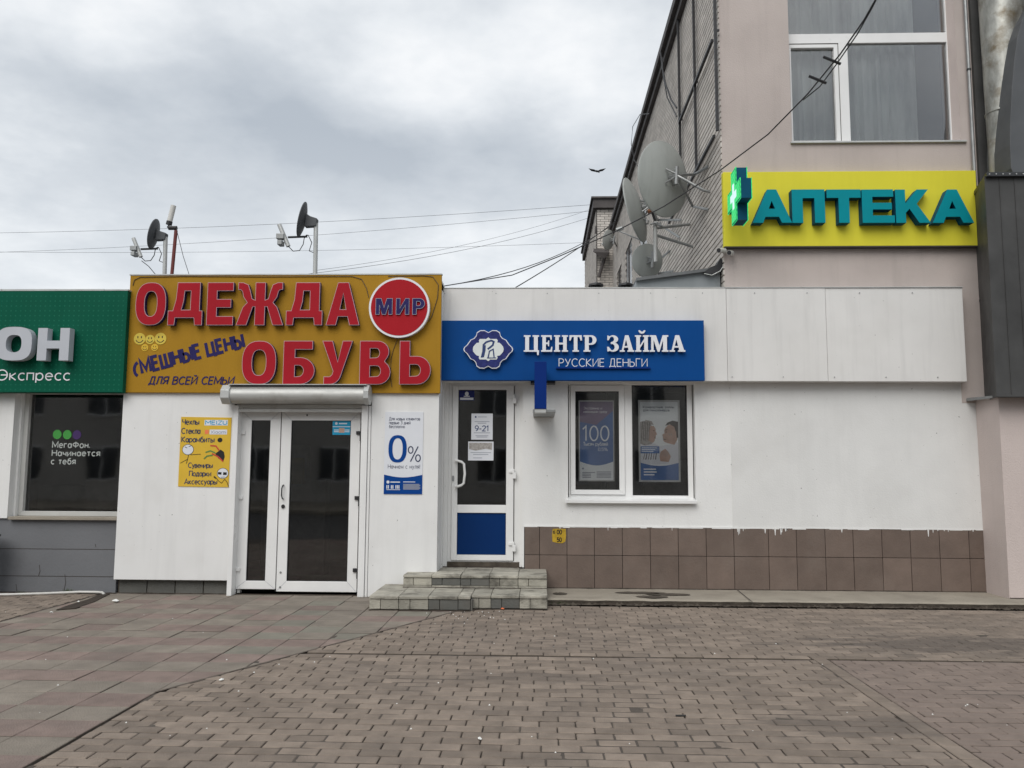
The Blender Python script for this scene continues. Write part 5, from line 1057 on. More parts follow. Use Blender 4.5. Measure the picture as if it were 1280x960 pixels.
b = B(); T(b, 'Экспресс', -3, 87, 475, 12.6, YGS-.006, .12, sp=.19); b.build('lettering', 'letter_white', grs)

# black bin at the very left and pipe on the ground
c_ = at(-3, 672, 9.45)
bn = thing('litter_bin', 'black bin with its rim just showing at the left edge', 'bin', (c_.x-.1, 9.45, 0))
B().tube([(c_.x-.16, 9.4, .05), (c_.x-.16, 9.4, .3), (c_.x-.16, 9.4, c_.z+.02)], [.13, .15, .18], 16).build('body', 'black_metal', bn); B().tube([(c_.x-.16, 9.4, c_.z+.015), (c_.x-.16, 9.4, c_.z+.035)], .195, 16).build('rim', 'black_metal', bn)
pp = B(); zz = .03; e_ = [gd(-20, 742, zz), gd(10, 742, zz), gd(60, 740.5, zz), gd(100, 738.8, zz), gd(118, 737.6, zz), gd(124, 737.8, zz), gd(128, 739.5, zz), gd(130.5, 742, .015)]
tag(pp.tube([(p.x, min(p.y, YE-.02), p.z-.01) for p in e_], .014, 8).build('drain_pipe', 'white_plastic', smooth=True), 'thin white plastic pipe lying on the ground along the grey plinth', 'pipe')

# ============================================================ PHARMACY TOWER
X0 = 2.26; YK = YF_PINK; HT = 8.75
ph = thing('pharmacy_building', 'tall pinkish rendered building with brick side wall and big upper window', 'building', (3.7, YK, 0))
PX1 = ax(1222, 300, YK)+.9
wz0, wz1 = az(1090, 181, YK+.12), 8.35; wxa, wxb = ax(987.5, 100, YK), ax(1197, 100, YK)
w = B(); w.box(X0, wxa, YK, YK+.4, 3.4, HT); w.box(wxb, PX1, YK, YK+.4, 3.4, HT); w.box(wxa, wxb, YK, YK+.4, 3.4, wz0-.03); w.box(wxa, wxb, YK, YK+.4, wz1, HT); w.build('wall', 'pink_render', ph)
box('wall', 'pink_render', ph, fx[3]+.004, PX1, YK-.014, YK-.001, 2.27, 3.545)
# side wall core with window openings far back
sidew = B(); wins = [(17.2, 18.3, 5.6, 7.1), (20.0, 21.3, 5.6, 7.1), (22.6, 23.8, 5.6, 7.1), (16.2, 17.2, 3.6, 4.6), (20.3, 21.6, 3.3, 4.7)]
sidew.mi(0).box(X0+.012, X0+.4, YK+.4, 40, 0, HT-.02)
core = sidew.build('brick_wall', 'mortar_dark', ph)
sb = B(); r7 = random.Random(8); z = 3.3; k = 0
def brk(b, y0, y1, z0, z1, x, dx=.03):
    b.mesh([(x, y0, z0), (x, y1, z0), (x, y1, z1), (x, y0, z1), (x+dx, y0, z0), (x+dx, y1, z0), (x+dx, y1, z1), (x+dx, y0, z1)], [(0, 3, 2, 1), (0, 1, 5, 4), (3, 7, 6, 2), (0, 4, 7, 3)])
while z < HT-.05:
    y = YK+.0-(.13 if k % 2 else 0)
    while y < 25.2:
        y1 = y+.25; ya = max(y, YK+.001)
        if y1 > ya+.03 and not any(wy0-.02 < (ya+y1)/2 < wy1+.02 and wz_0-.02 < z+.03 < wz_1+.02 for wy0, wy1, wz_0, wz_1 in wins):
            brk(sb, ya, y1+.008, z, z+.057, X0-.014+r7.uniform(-.0007, .0007))
        y += .262
    z += .077; k += 1
tag(sb.build('brick', 'silicate_brick', core), kind='stuff')
for (y0, y1, z0, z1) in wins:
    b = B(); b.box(X0-.004, X0+.011, y0, y1, z0, z1); wv = b.build('window', 'far_glass', ph)
    fr_ = B(); fr_.box(X0-.035, X0-.006, y0-.02, y1+.02, z0-.07, z0-.002); fr_.box(X0-.02, X0-.005, (y0+y1)/2-.03, (y0+y1)/2+.03, z0, z1); fr_.build('window_frame', 'eave_dark', wv)
# eaves
ev = B(); ev.box(X0-.16, X0+.4, YK-.0, 25.2, HT-.02, HT+.12); ev.build('eave', 'eave_dark', ph, .01)
bxr = B(); bxr.box(X0-.09, X0-.02, YK+.01, 25.1, HT-.14, HT-.022); bxr.build('gutter', 'eave_dark', ph)
box('parapet_cap', 'eave_dark', ph, X0+.41, PX1, YK-.08, YK+.4, HT+.001, HT+.12)
# stair wing at the far end
wy0, wy1, wxl, wzt = 25.2, 31.5, 1.75, 9.85
wg = thing('stair_wing', 'narrow brick stair block standing out at the far end of the brick side wall', 'building', (wxl, wy0, 0))
cw = B(); cw.box(wxl+.012, 3.4, wy0+.012, wy1, 0, wzt-.3); cwo = cw.build('brick_wall', 'mortar_dark', wg)
b = B(); z = 3.3; k = 0
while z < wzt-.36:
    y = wy0-(.13 if k % 2 else 0)
    while y < wy1:
        ya = max(y, wy0); brk(b, ya, y+.258, z, z+.057, wxl-.002+r7.uniform(-.0007, .0007)); y += .262
    x = wxl-(0 if k % 2 else .13)
    while x < 2.6:
        xa = max(x, wxl); b.mesh([(xa, wy0, z), (x+.25, wy0, z), (x+.25, wy0, z+.064), (xa, wy0, z+.064), (xa, wy0+.02, z), (x+.25, wy0+.02, z), (x+.25, wy0+.02, z+.064), (xa, wy0+.02, z+.064)], [(0, 1, 2, 3), (3, 2, 6, 7), (0, 4, 5, 1), (1, 5, 6, 2)]); x += .262
    z += .077; k += 1
tag(b.build('brick', 'silicate_brick', cwo), kind='stuff')
b = B(); b.box(wxl-.10, 3.5, wy0-.14, wy1+.1, wzt-.3, wzt-.02); b.build('eave', 'eave_dark', wg); box('roof', 'eave_dark', wg, wxl-.16, 3.5, wy0-.2, wy1+.1, wzt-.018, wzt+.04)
# small awning, slanted sheet on the wing
c_ = at(747, 317, wy0-.3); b = B(); b.mesh([(c_.x-.15, wy0-.5, c_.z), (c_.x+.35, wy0-.5, c_.z-.02), (c_.x+.35, wy0, c_.z+.22), (c_.x-.1, wy0, c_.z+.24), (c_.x+.2, wy0-.45, c_.z-.2)], [(0, 1, 2, 3), (0, 4, 1)]); b.build('canopy', 'eave_dark', wg)
a_, c2 = at(757, 313, wy0-.2), at(749, 346, wy0-.2); B().tube([a_, (a_.x-.05, a_.y, a_.z-.3), (c2.x+.02, c2.y, c2.z+.1), c2], .06, 6).build('downpipe', 'eave_dark', wg)
B().tube([at(745, 283, wy0-.05), at(744.5, 292, wy0-.05)], .03, 5).build('vent', 'eave_dark', wg)

# upper window
YU = YK+.14
wu = B(); xa, xb = ax(985, 100, YU), ax(1187.5, 100, YU)
tz0, tz1 = az(1090, 53.5, YU), az(1090, 41.5, YU); mx0, mx1 = ax(1050, 120, YU), ax(1061.5, 120, YU); sz0 = az(1090, 180.5, YU)
wu.box(xa, xa+.02, YU, YU+.08, sz0, wz1); wu.box(xb-.02, xb, YU, YU+.08, sz0, wz1); wu.box(xa+.02, xb-.02, YU, YU+.08, tz0, tz1); wu.box(mx0, mx1, YU-.002, YU+.08, sz0, tz0); wu.box(xa+.02, mx0, YU, YU+.08, sz0, sz0+.03); wu.box(mx1, xb-.02, YU, YU+.08, sz0, sz0+.03)
uw = wu.build('window', 'pvc', ph, .003)
B().frame(xa+.022, mx0-.012, sz0+.004, tz0-.02, .045, YU-.015, YU+.05, (.02, .05, .045, .045)).build('sash', 'pvc', uw, .003)
B().box(mx0-.011, mx0-.002, YU-.004, YU+.02, sz0, tz0).box(xa, mx0, YU-.004, YU+.02, tz0-.018, tz0-.008).build('gasket', 'joint_dark', uw)
box('pane', 'upper_glass', uw, xa, mx0, YU+.03, YU+.036, sz0, tz0); box('pane', 'upper_glass', uw, mx1, xb, YU+.03, YU+.036, sz0, tz0); box('pane', 'upper_glass', uw, xa, xb, YU+.03, YU+.036, tz1, wz1)
rvv = B(); rvv.box(wxb-.001, wxb+.0, YK, YU, wz0, wz1); 
rvv = B(); rvv.mesh([(wxb, YK-.002, wz0), (xb-.01, YU, wz0), (xb-.01, YU, wz1), (wxb, YK-.002, wz1)], [(0, 3, 2, 1)]); rvv.build('reveal', 'pier_render', ph)
box('sill', 'pale_metal', uw, wxa-.02, wxb+.06, YK-.035, YU+.01, wz0-.03, wz0-.008, .002)
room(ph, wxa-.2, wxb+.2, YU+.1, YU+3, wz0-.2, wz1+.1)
cu = B(); n = 60
for (cx0, cx1) in ((xa-.05, xb-.30),):
    vs = []
    for i in range(n+1): x = cx0+(cx1-cx0)*i/n; vs += [(x, YU+.24+.045*math.sin(i*1.3+.8*math.sin(i*.4))+.02*math.sin(i*3.1), wz0-.1), (x, YU+.24+.04*math.sin(i*1.3+.8*math.sin(i*.4)+.2), wz1)]
    cu.mesh(vs, [(2*i, 2*i+2, 2*i+3, 2*i+1) for i in range(n)])
cu.build('curtain', 'curtain', ph, smooth=True)
# dark steel lattice on the brick wall
lat = thing('steel_lattice', 'dark steel bar frame fixed high on the brick side wall', 'frame', (X0-.05, 10.6, 5))
XL = X0-.06
def sd_(px, py): p = onx(px, py, XL); return p
v1, v2, v3 = sd_(895, 80).y, sd_(868, 80).y, sd_(848.5, 80).y
b0_ = sd_(897, 163); t0_ = sd_(893, 45)
zl, zh, zm = b0_.z, 8.7, t0_.z
for yv in (v1, v2, v3): B().box(XL-.018, XL+.018, yv-.018, yv+.018, zl-(.0 if yv == v1 else .0), zh).build('bar', 'black_metal', lat)
for zv, ye in ((zm, v3), (zl, v3+1.2)): B().box(XL-.024, XL-.019+.03, YK+.12, ye, zv-.018, zv+.018).build('bar', 'black_metal', lat)
for yv in (v1, v2, v3): B().box(XL, X0-.01, yv-.012, yv+.012, zm+.03, zm+.055).build('bracket', 'black_metal', lat)

# pharmacy sign
YA = YK-.09
A0, A1 = at(905.5, 308, YA), at(1219.5, 213, YA)
asn = thing('pharmacy_sign', 'bright yellow pharmacy signboard with thick teal Cyrillic letters', 'sign', (A0.x, YA, A0.z))
box('board', 'yellow_sign', asn, A0.x, A1.x, YA, YK-.001, A0.z+.0, A1.z, .004)
box('trim', 'eave_dark', asn, A0.x, A1.x, YA-.002, YK-.001, A0.z-.012, A0.z-.002)
for ch, p0, p1 in (('А', 941, 988.5), ('П', 990.7, 1030.5), ('Т', 1034.5, 1075.5), ('Е', 1078.5, 1117), ('К', 1120.5, 1161.5), ('А', 1166, 1215)):
    YL = YA-.12; a_, c_ = at(p0, 278.5, YL), at(p1, 236.7, YL); wd, loops = WIDE[ch]; sx = (c_.x-a_.x)/wd; sz = c_.z-a_.z; fn = lambda x, z: (a_.x+x*sx, a_.z+z*sz)
    o = put(B(), loops, .115, YL+.002, fn).build('letter', 'teal_dark', asn, org=(a_.x, YL, a_.z)); put(B(), loops, .003, YL, fn).build('letter_face', 'teal', o)
# LED cross standing out from the wall
cy_, r_ = YA-.48, .31; ca = at(927, 246, cy_); cr_ = thing('pharmacy_cross', 'green glowing LED pharmacy cross projecting at the left end of the yellow sign', 'sign', (ca.x, cy_, ca.z))
def cross(R, a): return [(-a, -R), (a, -R), (a, -a*1.0), (R, -a), (R, a), (a, a), (a, R), (-a, R), (-a, a), (-R, a), (-R, -a), (-a, -a)]
xl, xr_ = ax(920, 246, cy_-.1), ax(934, 246, cy_-.1)
def crossx(b, R, a, x0, x1):
    c = cross(R, a); n = 12; vs = [(x0, cy_+u, ca.z+v) for u, v in c]+[(x1, cy_+u, ca.z+v) for u, v in c]
    b.mesh(vs, [(i, i+n, (i+1) % n+n, (i+1) % n) for i in range(n)]); b.face(*[(x1, cy_+u, ca.z+v) for u, v in c]); b.face(*[(x0, cy_+u, ca.z+v) for u, v in reversed(c)])
b = B(); crossx(b, r_, .115, xl, xr_); b.build('case', 'teal_dark', cr_)
b = B(); c = cross(r_-.012, .103); b.face(*[(xl-.004, cy_+u, ca.z+v) for u, v in reversed(c)]); b.build('led_face', 'led_green', cr_)
b = B(); c = cross(.15, .045); b.face(*[(xl-.008, cy_+u, ca.z+v) for u, v in reversed(c)]); b.build('led_centre', 'led_white', cr_)
b = B(); c = cross(r_+.004, .119)
for xx in (xl+.001, xr_-.001):
    b.tube([(xx, cy_+u, ca.z+v) for u, v in c+[c[0]]], .005, 4)
b.build('led_edge', 'led_green', cr_)
B().box((xl+xr_)/2-.02, (xl+xr_)/2+.02, cy_+r_-.01, YA, ca.z-.03, ca.z+.03).build('bracket', 'dark_metal', cr_)

# cameras under the sign
for k, (px, py, dx_, lab) in enumerate(((903, 313, -.10, 'small white security camera at the brick corner below the yellow sign, aimed left'), (912, 316, -.04, 'second small security camera just right of the first, below the yellow sign'))):
    c_ = at(px, py, YK-.08); sc2 = thing('security_camera', lab, 'camera', (c_.x, YK, c_.z), 'security cameras at the building corner')
    B().tube([(c_.x+.03, YK-.06, c_.z), (c_.x+dx_*.6+.0, YK-.16, c_.z-.02)], .032, 12).build('body', 'white_plastic', sc2, smooth=True)
    B().tube([(c_.x+dx_*.6, YK-.160, c_.z-.02), (c_.x+dx_*.62-.002, YK-.168, c_.z-.0215)], .026, 12).build('lens', 'black_metal', sc2)
    B().tube([(c_.x+.02, YK-.08, c_.z), (c_.x+.03, YK, c_.z+.01)], .018, 8).build('mount', 'pale_metal', sc2)

# roof lean-to behind the fascia
lt_ = thing('lean_to_roof', 'low grey sheet metal lean-to roof rising to the brick corner behind the white fascia', 'roof', (1.6, 10.4, 3.4))
YLn = Yb+.12
p = [at(905, 338, YLn), at(845, 345.5, YLn), at(795, 352, YLn)]
b = B(); b.mesh([(p[2].x, YLn, 3.4), (X0-.03, YLn, 3.4), (X0-.03, YLn, p[0].z), (p[1].x, YLn, p[1].z), (p[2].x, YLn, p[2].z), (p[2].x, 14.5, 3.4), (X0-.03, 14.5, 3.4), (X0-.03, 14.5, p[0].z), (p[1].x, 14.5, p[1].z), (p[2].x, 14.5, p[2].z)],
   [(0, 1, 2, 3, 4), (2, 7, 8, 3), (3, 8, 9, 4), (0, 4, 9, 5)]); b.build('sheet', 'sheet_grey', lt_)
b = B()
for (a_, c_) in ((p[0], p[1]), (p[1], p[2])):
    a_ = Vector((min(a_.x, X0-.02), YLn, a_.z)); b.mesh([(c_.x-.0, YLn-.06, c_.z), (a_.x, YLn-.06, a_.z), (a_.x, YLn-.06, a_.z+.04), (c_.x, YLn-.06, c_.z+.035), (c_.x, 14.6, c_.z+.004), (a_.x, 14.6, a_.z+.004), (a_.x, 14.6, a_.z+.04), (c_.x, 14.6, c_.z+.035)], [(0, 1, 2, 3), (3, 2, 6, 7), (0, 4, 5, 1), (0, 3, 7, 4)])
b.build('edge', 'roof_felt', lt_)
q_ = [at(x, y_, YLn-.08) for x, y_ in ((906, 334), (904, 326), (901, 322), (896, 331), (888, 334), (880, 340), (888, 343), (898, 340))]
b = B(); b.prism([(v_.x, v_.z) for v_ in reversed(q_)], YLn-.08, YLn+.2); b.build('tarp', 'black_metal', lt_)
b = B(); b.tube([at(x, y_, YLn-.1) for x, y_ in ((906, 320), (905.5, 331), (900, 339), (890, 344), (880, 342))], .006, 6); b.build('cable', 'pale_metal', lt_)
for px in (745, 782):
    c_ = at(px, 357, 12.5); b = B(); b.tube([(c_.x, 12.5, 3.3), (c_.x, 12.5, c_.z+.02)], .07, 10); b.tube([(c_.x, 12.5, c_.z-.01), (c_.x, 12.5, c_.z+.02), (c_.x, 12.5, c_.z+.05)], [.12, .11, .02], 10)
    tag(b.build('roof_vent', 'black_metal'), 'small dark roof vent peeping over the white fascia, %s' % ('near the stair block corner' if px == 745 else 'below the row of satellite dishes'), 'vent', 'roof vents behind the fascia')

# ---- right pier, cladding and duct
pier = thing('corner_pier', 'low pink rendered pier with a sheet metal cap at the right edge', 'wall', (5.6, 9.2, 0))
fy = gd(1262, 748, zt).y; fx_ = gd(1262, 748, zt).x; bx_ = ax(1231, 738, YK); zc2 = az(1245, 496, fy)
bx_t = ax(1213, 502, YK)
b = B(); b.mesh([(fx_, fy, 0), (8.5, fy, 0), (8.5, fy, zc2), (fx_+.0, fy, zc2), (bx_+.015, YK+.05, 0), (bx_+.0, YK+.05, zc2)], [(0, 1, 2, 3), (4, 0, 3, 5)]); b.mesh([(8.5, fy, 0), (8.5, YK, 0), (8.5, YK, zc2), (8.5, fy, zc2)], [(0, 1, 2, 3)]); b.build('body', 'pier_render', pier)
b = B(); zc3 = zc2+.012; vs = [(bx_-.11, YK-.02, zc3-.0), (fx_-.05, fy-.05, zc3), (8.6, fy-.05, zc3), (8.6, YK+.1, zc3+.15), (bx_-.11, YK+.1, zc3+.02)]
b.mesh(vs+[(x, y_, z-.025) for x, y_, z in vs], [(0, 1, 2, 3, 4), (5, 6, 1, 0), (6, 7, 2, 1)]); b.build('cap', 'grey_metal', pier, .002)
dk_ = thing('duct_cladding', 'dark grey sheet clad shaft above the pink pier at the right edge', 'duct', (6, 9.6, zc3))
sx = ax(1226, 380, 9.75); zf = az(1250, 229, 9.6)
xa_ = ax(1228, 430, YK-.02); b = B(); xm_ = ax(1243, 380, 9.3)
b.mesh([(xa_, YK, zc3-.03), (xm_, 9.36, zc3-.03), (8.5, 9.36, zc3-.03), (xa_+.0, YK, zf), (xm_, 9.36, zf), (8.5, 9.36, zf)], [(0, 1, 4, 3), (1, 2, 5, 4)]); b.build('sheet', 'dark_cladding', dk_)
for xx in (ax(1258, 380, 9.36), ax(1277, 380, 9.36)): box('seam', 'dark_cladding', dk_, xx-.004, xx+.004, 9.352, 9.361, zc3, zf)
b = B(); b.mesh([(xa_-.02, YK-.02, zf-.02), (xm_-.0, 9.31, zf-.02), (8.5, 9.31, zf-.02), (8.5, YK, zf-.02), (xa_-.02, YK-.02, zf+.03), (xm_, 9.31, zf+.03), (8.5, 9.31, zf+.03), (8.5, YK, zf+.03)], [(0, 1, 5, 4), (1, 2, 6, 5), (4, 5, 6, 7), (3, 2, 1, 0)]); b.build('flange', 'dark_metal', dk_, .004)
for k in range(9):
    x = xm_+.03+k*.075; b = B(); b.prism(sup(x, zf+.005, .007, .007, 2, 8), 9.303, 9.312); b.build('rivet', 'pale_metal', dk_)
dz = thing('ventilation_duct', 'weathered galvanised duct rising behind the drainpipe at the top right', 'duct', (6, 9.8, zf))
# round tapered zinc duct
xle = ax(1236.5, 230, 9.85); cxd = xle+.2; b = B(); n = 28; rows_ = []
for k in range(15):
    f = k/14; z = zf+.03+f*(8.9-zf); r_ = .185+.17*f**1.5; cx_ = xle+r_-.02*f
    rows_.append([(cx_+r_*math.cos(2*PI*i/n), 9.80+r_*.9*math.sin(2*PI*i/n), z) for i in range(n)])
b.mesh([p for r_ in rows_ for p in r_], [(j_*n+i, j_*n+(i+1) % n, (j_+1)*n+(i+1) % n, (j_+1)*n+i) for j_ in range(14) for i in range(n)]); b.build('duct', 'zinc', dz, smooth=True)
b = B(); z2 = az(1250, 128, 9.5); f = (z2-zf)/(8.9-zf); rr_ = .185+.17*f**1.5+.005; xq = xle+rr_-.02*f-.005; b.tube([(xq, 9.80, z2-.010), (xq, 9.80, z2+.010)], rr_, 28); b.build('band', 'zinc', dz, smooth=True)
# grey side panel with a curved edge
b = B(); cv = [(1270, 225), (1264, 210), (1262.5, 180), (1263, 150), (1265, 110), (1268, 75), (1272, 45), (1278, 25), (1290, 5), (1310, -30)]
pts = [at(x, y_, 9.40) for x, y_ in cv]; poly = [(p_.x, p_.z) for p_ in pts]+[(8.5, pts[-1].z), (8.5, pts[0].z)]
b.prism(list(reversed(poly)), 9.40, 9.9); b.build('side_panel', 'panel_grey', dz, .006)
xa2 = ax(1214, 60, YK-.01); box('backing', 'dark_cladding', dz, ax(1217, 150, YK-.02)+.02, 8.5, YK-.05, YK-.001, zf+.05, 8.9)
# thin drainpipe
pts = [at(x, y_, YK-.06) for x, y_ in ((1208, -40), (1213, 60), (1217, 160), (1221, 260), (1224, 360), (1228, 440), (1231, 490))]
xm = [p_.x for p_ in pts]; dp = thing('drainpipe', 'thin grey drainpipe running down between the pink wall and the dark duct', 'pipe', (sum(xm)/len(xm), YK-.06, zc3))
b = B(); X_ = sum(xm)/len(xm); b.tube([(X_-.0, YK-.05, 8.9), (X_, YK-.05, 5), (X_+.01, YK-.06, 3.2), (X_+.05, YK-.07, 2.7), (X_+.07, YK-.07, zc3)], .02, 8); b.build('pipe', 'grey_metal', dp, smooth=True)
for z in (7.9, 6.4, 4.9, 3.5): B().tube([(X_, YK-.05, z-.012), (X_, YK-.05, z+.012)], .026, 8).build('clip', 'dark_metal', dp)

# ============================================================ SATELLITE DISHES (seen from behind)
def bowl(c, nrm, R, depth=.14, ov=1.0, n=30):   # nrm: the way the dish looks; returns points via basis
    nrm = Vector(nrm).normalized(); u = nrm.cross(Vector((0, 0, 1))).normalized(); v = u.cross(nrm).normalized()
    return nrm, u, v
def dish(c, nrm, R, label, mounts, group='satellite dishes on the brick wall', ov=1.08, m='dish_grey'):
    c = Vector(c); nrm, u, v = bowl(c, nrm, R); t = thing('satellite_dish', label, 'satellite dish', c, group)
    b = B(); n = 36; k = 8; vs = []
    for s_ in (0, 1):
        for j_ in range(k+1):
            f = j_/k
            for i in range(n):
                a_ = 2*PI*i/n; vs.append(c+nrm*(.22*R*f*f - (.012 if s_ else 0))+(u*math.cos(a_)+v*math.sin(a_)*ov)*R*f)
    o_ = (k+1)*n; fs = []
    for j_ in range(k):
        for i in range(n):
            q = (j_*n+i, j_*n+(i+1) % n, (j_+1)*n+(i+1) % n, (j_+1)*n+i); fs.append(q); fs.append(tuple(o_+x for x in reversed(q)))
    fs += [(k*n+i, k*n+(i+1) % n, o_+k*n+(i+1) % n, o_+k*n+i) for i in range(n)]
    b.mesh(vs, fs); b.build('reflector', m, t, smooth=True)
    rim = [c+nrm*.22*R+(u*math.cos(2*PI*i/n)+v*math.sin(2*PI*i/n)*ov)*R for i in range(n+1)]
    B().tube(rim, .009, 6).build('rim', m, t, smooth=True)
    back = c-nrm*.02; hub = c-nrm*.14
    mb_ = B(); mb_.tube([back, hub], .035, 8)
    for s1, s2 in ((1, 1), (-1, 1), (1, -1), (-1, -1)): mb_.tube([back+(u*s1*.12+v*s2*.14)*R*1.4, hub+(u*s1+v*s2)*.02], .012, 6)
    mb_.tube([hub-v*.12, hub+v*.12], .028, 8); mb_.build('mount', 'grey_metal', t)
    for w_ in mounts: B().tube([hub]+[Vector(q_) for q_ in w_], .019, 8).build('arm', 'grey_metal', t, smooth=True)
    # feed arm in front with horn
    fp = c+nrm*R*.95-v*R*.45; B().tube([c+nrm*.22*R-v*R*ov*.98, fp], .010, 6).build('feed_arm', 'grey_metal', t); B().tube([fp-nrm*.0, fp-nrm*.1], .03, 8).build('feed_horn', 'pale_metal', t)
    return t
cb_ = at(836, 222, 10.95); hubw = lambda px, py: onx(px, py, X0-.012)
dish(cb_, (-.62, .78, .07), .475, 'largest grey satellite dish, mounted beside the brick corner near the yellow sign', [[onx(868, 218, X0-.10), onx(886, 208, X0-.012)], [onx(880, 238, X0-.1), onx(888, 240, X0-.012)], [onx(866, 258, X0-.1), onx(886, 262, X0-.012)]])
cm_ = at(801.5, 260, 11.9); dish(cm_, (-.90, .40, -.20), .45, 'large satellite dish turned edge on, just left of the largest dish', [[onx(822, 275, X0-.3), onx(852, 275, X0-.012)], [onx(820, 278, X0-.3), onx(850, 297, X0-.012)]])
cl_ = at(811, 325.5, 12.3); dish(cl_, (-.30, .92, .15), .245, 'small round satellite dish below the two large ones, just above the roof', [[onx(820, 328, X0-.2), onx(838, 313, X0-.012)], [onx(822, 342, X0-.2), onx(842, 339, X0-.012)]], ov=1.02)
cs_ = at(762.5, 300, 23.6); dish(cs_, (-.75, .6, .2), .27, 'tiny far satellite dish in the corner by the stair block', [[(X0-.012, 23.9, cs_.z-.1)]])
# mast for the edge-on dish
pm = thing('mast_bracket', 'short steel mast on struts carrying the edge-on dish', 'bracket', (cm_.x+.2, 11.9, cm_.z-.5), None)
a_ = at(819, 277, 11.9); B().tube([a_, (a_.x, a_.y, a_.z-.6)], .03, 10).build('mast', 'pale_metal', pm, smooth=True); B().tube([(a_.x, a_.y, a_.z-.1), (X0-.012, a_.y+.3, a_.z+.05)], .022, 8).build('strut', 'grey_metal', pm); B().tube([(a_.x, a_.y, a_.z-.2), (X0-.012, a_.y+.1, a_.z-.35)], .022, 8).build('strut', 'grey_metal', pm)
a2 = at(808, 262, 11.75); B().tube([a_, at(805, 232, 11.75)], .018, 8).build('strut', 'dark_metal', pm); 
b = B(); r8 = random.Random(21)
for k in range(9): 
    q = a_+Vector((r8.uniform(-.14, .14), r8.uniform(-.1, .1), r8.uniform(-.06, .08))); b.tube([q, q+Vector((r8.uniform(-.1, .1), 0, r8.uniform(-.05, .05)))], .014, 6)
b.build('clamp', 'grey_metal', pm); q = at(810, 265, 11.7); B().tube([q, q+Vector((.07, 0, .02))], .035, 8).build('converter', 'rust', pm)
# cable coils on the brick wall
for lab, pts, r_ in (('black cable loop hanging from the eaves of the brick wall', ((826, 66), (828, 85), (832, 105), (839, 125), (846, 135)), .014), ('thin black cable arcing from the roof edge above the large dishes', ((812, 142), (800, 143), (791, 158), (789, 180), (793, 200), (803, 218)), .008), ('second black cable loop close beside the first below the eaves', ((828, 72), (829, 95), (834, 122), (846, 146)), .010)):
    pp_ = [onx(x, y_, X0-.16) for x, y_ in pts]; tag(B().tube(pp_, r_, 6).build('cable', 'black_metal'), lab, 'cable')

# ============================================================ ROOF ANTENNAS ON THE GOLD SHOP
def panel_antenna(px, py, s, label, Y, pole_px, bottom_px, pm='pale_metal'):
    k = Y/FPX*s; c = at(px, py, Y); t = thing('roof_antenna', label, 'antenna', (c.x, Y, zst), 'small satellite dishes on the roof of the bronze-signed shop')
    nrm = Vector((-1, -.12, .22)).normalized(); u = nrm.cross(Vector((0, 0, 1))).normalized(); v = u.cross(nrm); R = 21*k
    b = B(); n = 30; vs = []; kk = 6
    for s_ in (0, 1):
        for j_ in range(kk+1):
            f = j_/kk
            for i in range(n): a_ = 2*PI*i/n; vs.append(c+nrm*(.2*R*f*f-(.01 if s_ else 0))+(u*math.cos(a_)+v*math.sin(a_)*1.1)*R*f)
    o_ = (kk+1)*n; fs = []
    for j_ in range(kk):
        for i in range(n): q = (j_*n+i, j_*n+(i+1) % n, (j_+1)*n+(i+1) % n, (j_+1)*n+i); fs += [q, tuple(o_+x for x in reversed(q))]
    fs += [(kk*n+i, kk*n+(i+1) % n, o_+kk*n+(i+1) % n, o_+kk*n+i) for i in range(n)]
    b.mesh(vs, fs); b.build('reflector', 'panel_grey', t, smooth=True)
    hub = at(px+14*s, py+4*s, Y)
    b = B(); b.prism([(c.x+1*k, c.z-10*k), (c.x+16*k, c.z-9*k), (c.x+17*k, c.z+1*k), (c.x+8*k, c.z+4*k), (c.x+2*k, c.z+8*k)], Y-.045, Y+.045); b.build('mount', 'panel_grey', t, .008)
    pb = at(bottom_px, 350, Y+.0); B().tube([(hub.x, Y, hub.z), (pb.x, Y, zst-.1)], .028*min(1, s+.1), 10).build('pole', pm, t, smooth=True)
    B().tube([(c.x+3*k, Y, c.z-20*k), (c.x+4*k, Y, c.z-22*k), (c.x-20*k, Y-.04, c.z-24*k)], .014, 8).build('feed_arm', 'dark_metal', t)
    fx__ = c.x-27*k; fz_ = c.z-24*k
    B().tube([(fx__-5*k, Y-.04, fz_+17*k), (fx__+8*k, Y-.04, fz_-12*k)], .024*s+.004, 10).build('feed_rod', 'pale_metal', t, smooth=True)
    b = B(); b.box(fx__-7*k, fx__+3*k, Y-.09, Y+.01, fz_-3*k, fz_+4*k); b.box(fx__-5*k, fx__+1*k, Y-.10, Y+.02, fz_-11*k, fz_-5*k); b.build('receiver', 'grey_metal', t, .006)
    B().tube([(fx__+8*k, Y-.04, fz_-12*k), (fx__+14*k, Y-.03, fz_-18*k), (fx__+22*k, Y-.02, fz_-17*k), (fx__+26*k, Y, fz_-8*k), (fx__+27*k, Y, fz_+0*k), (fx__+32*k, Y, fz_+4*k), (fx__+37*k, Y, fz_-6*k), (fx__+34*k, Y, fz_-17*k), (fx__+42*k, Y, fz_-20*k), (fx__+45*k, Y, fz_-17*k)], .006, 6).build('cable', 'black_metal', t)
    return t
panel_antenna(381, 275, 1.0, 'grey dish seen side on, alone on its pole above the middle of the bronze sign', 10.3, 0, 394)
panel_antenna(195, 293, .86, 'smaller grey dish seen side on, beside the dark red pole above the bronze sign', 10.5, 0, 206)
rp = thing('roof_antenna', 'white cylinder antenna clamped on a dark red pole above the left of the bronze sign', 'antenna', (ax(215, 344, 10.4), 10.4, zst))
a_, c_ = at(220, 288, 10.4), at(213.5, 345, 10.4); B().tube([a_, (c_.x, 10.4, zst-.1)], .022, 10).build('pole', 'red_pole', rp, smooth=True)
p0, p1 = at(211, 281, 10.4), at(217, 257, 10.4)
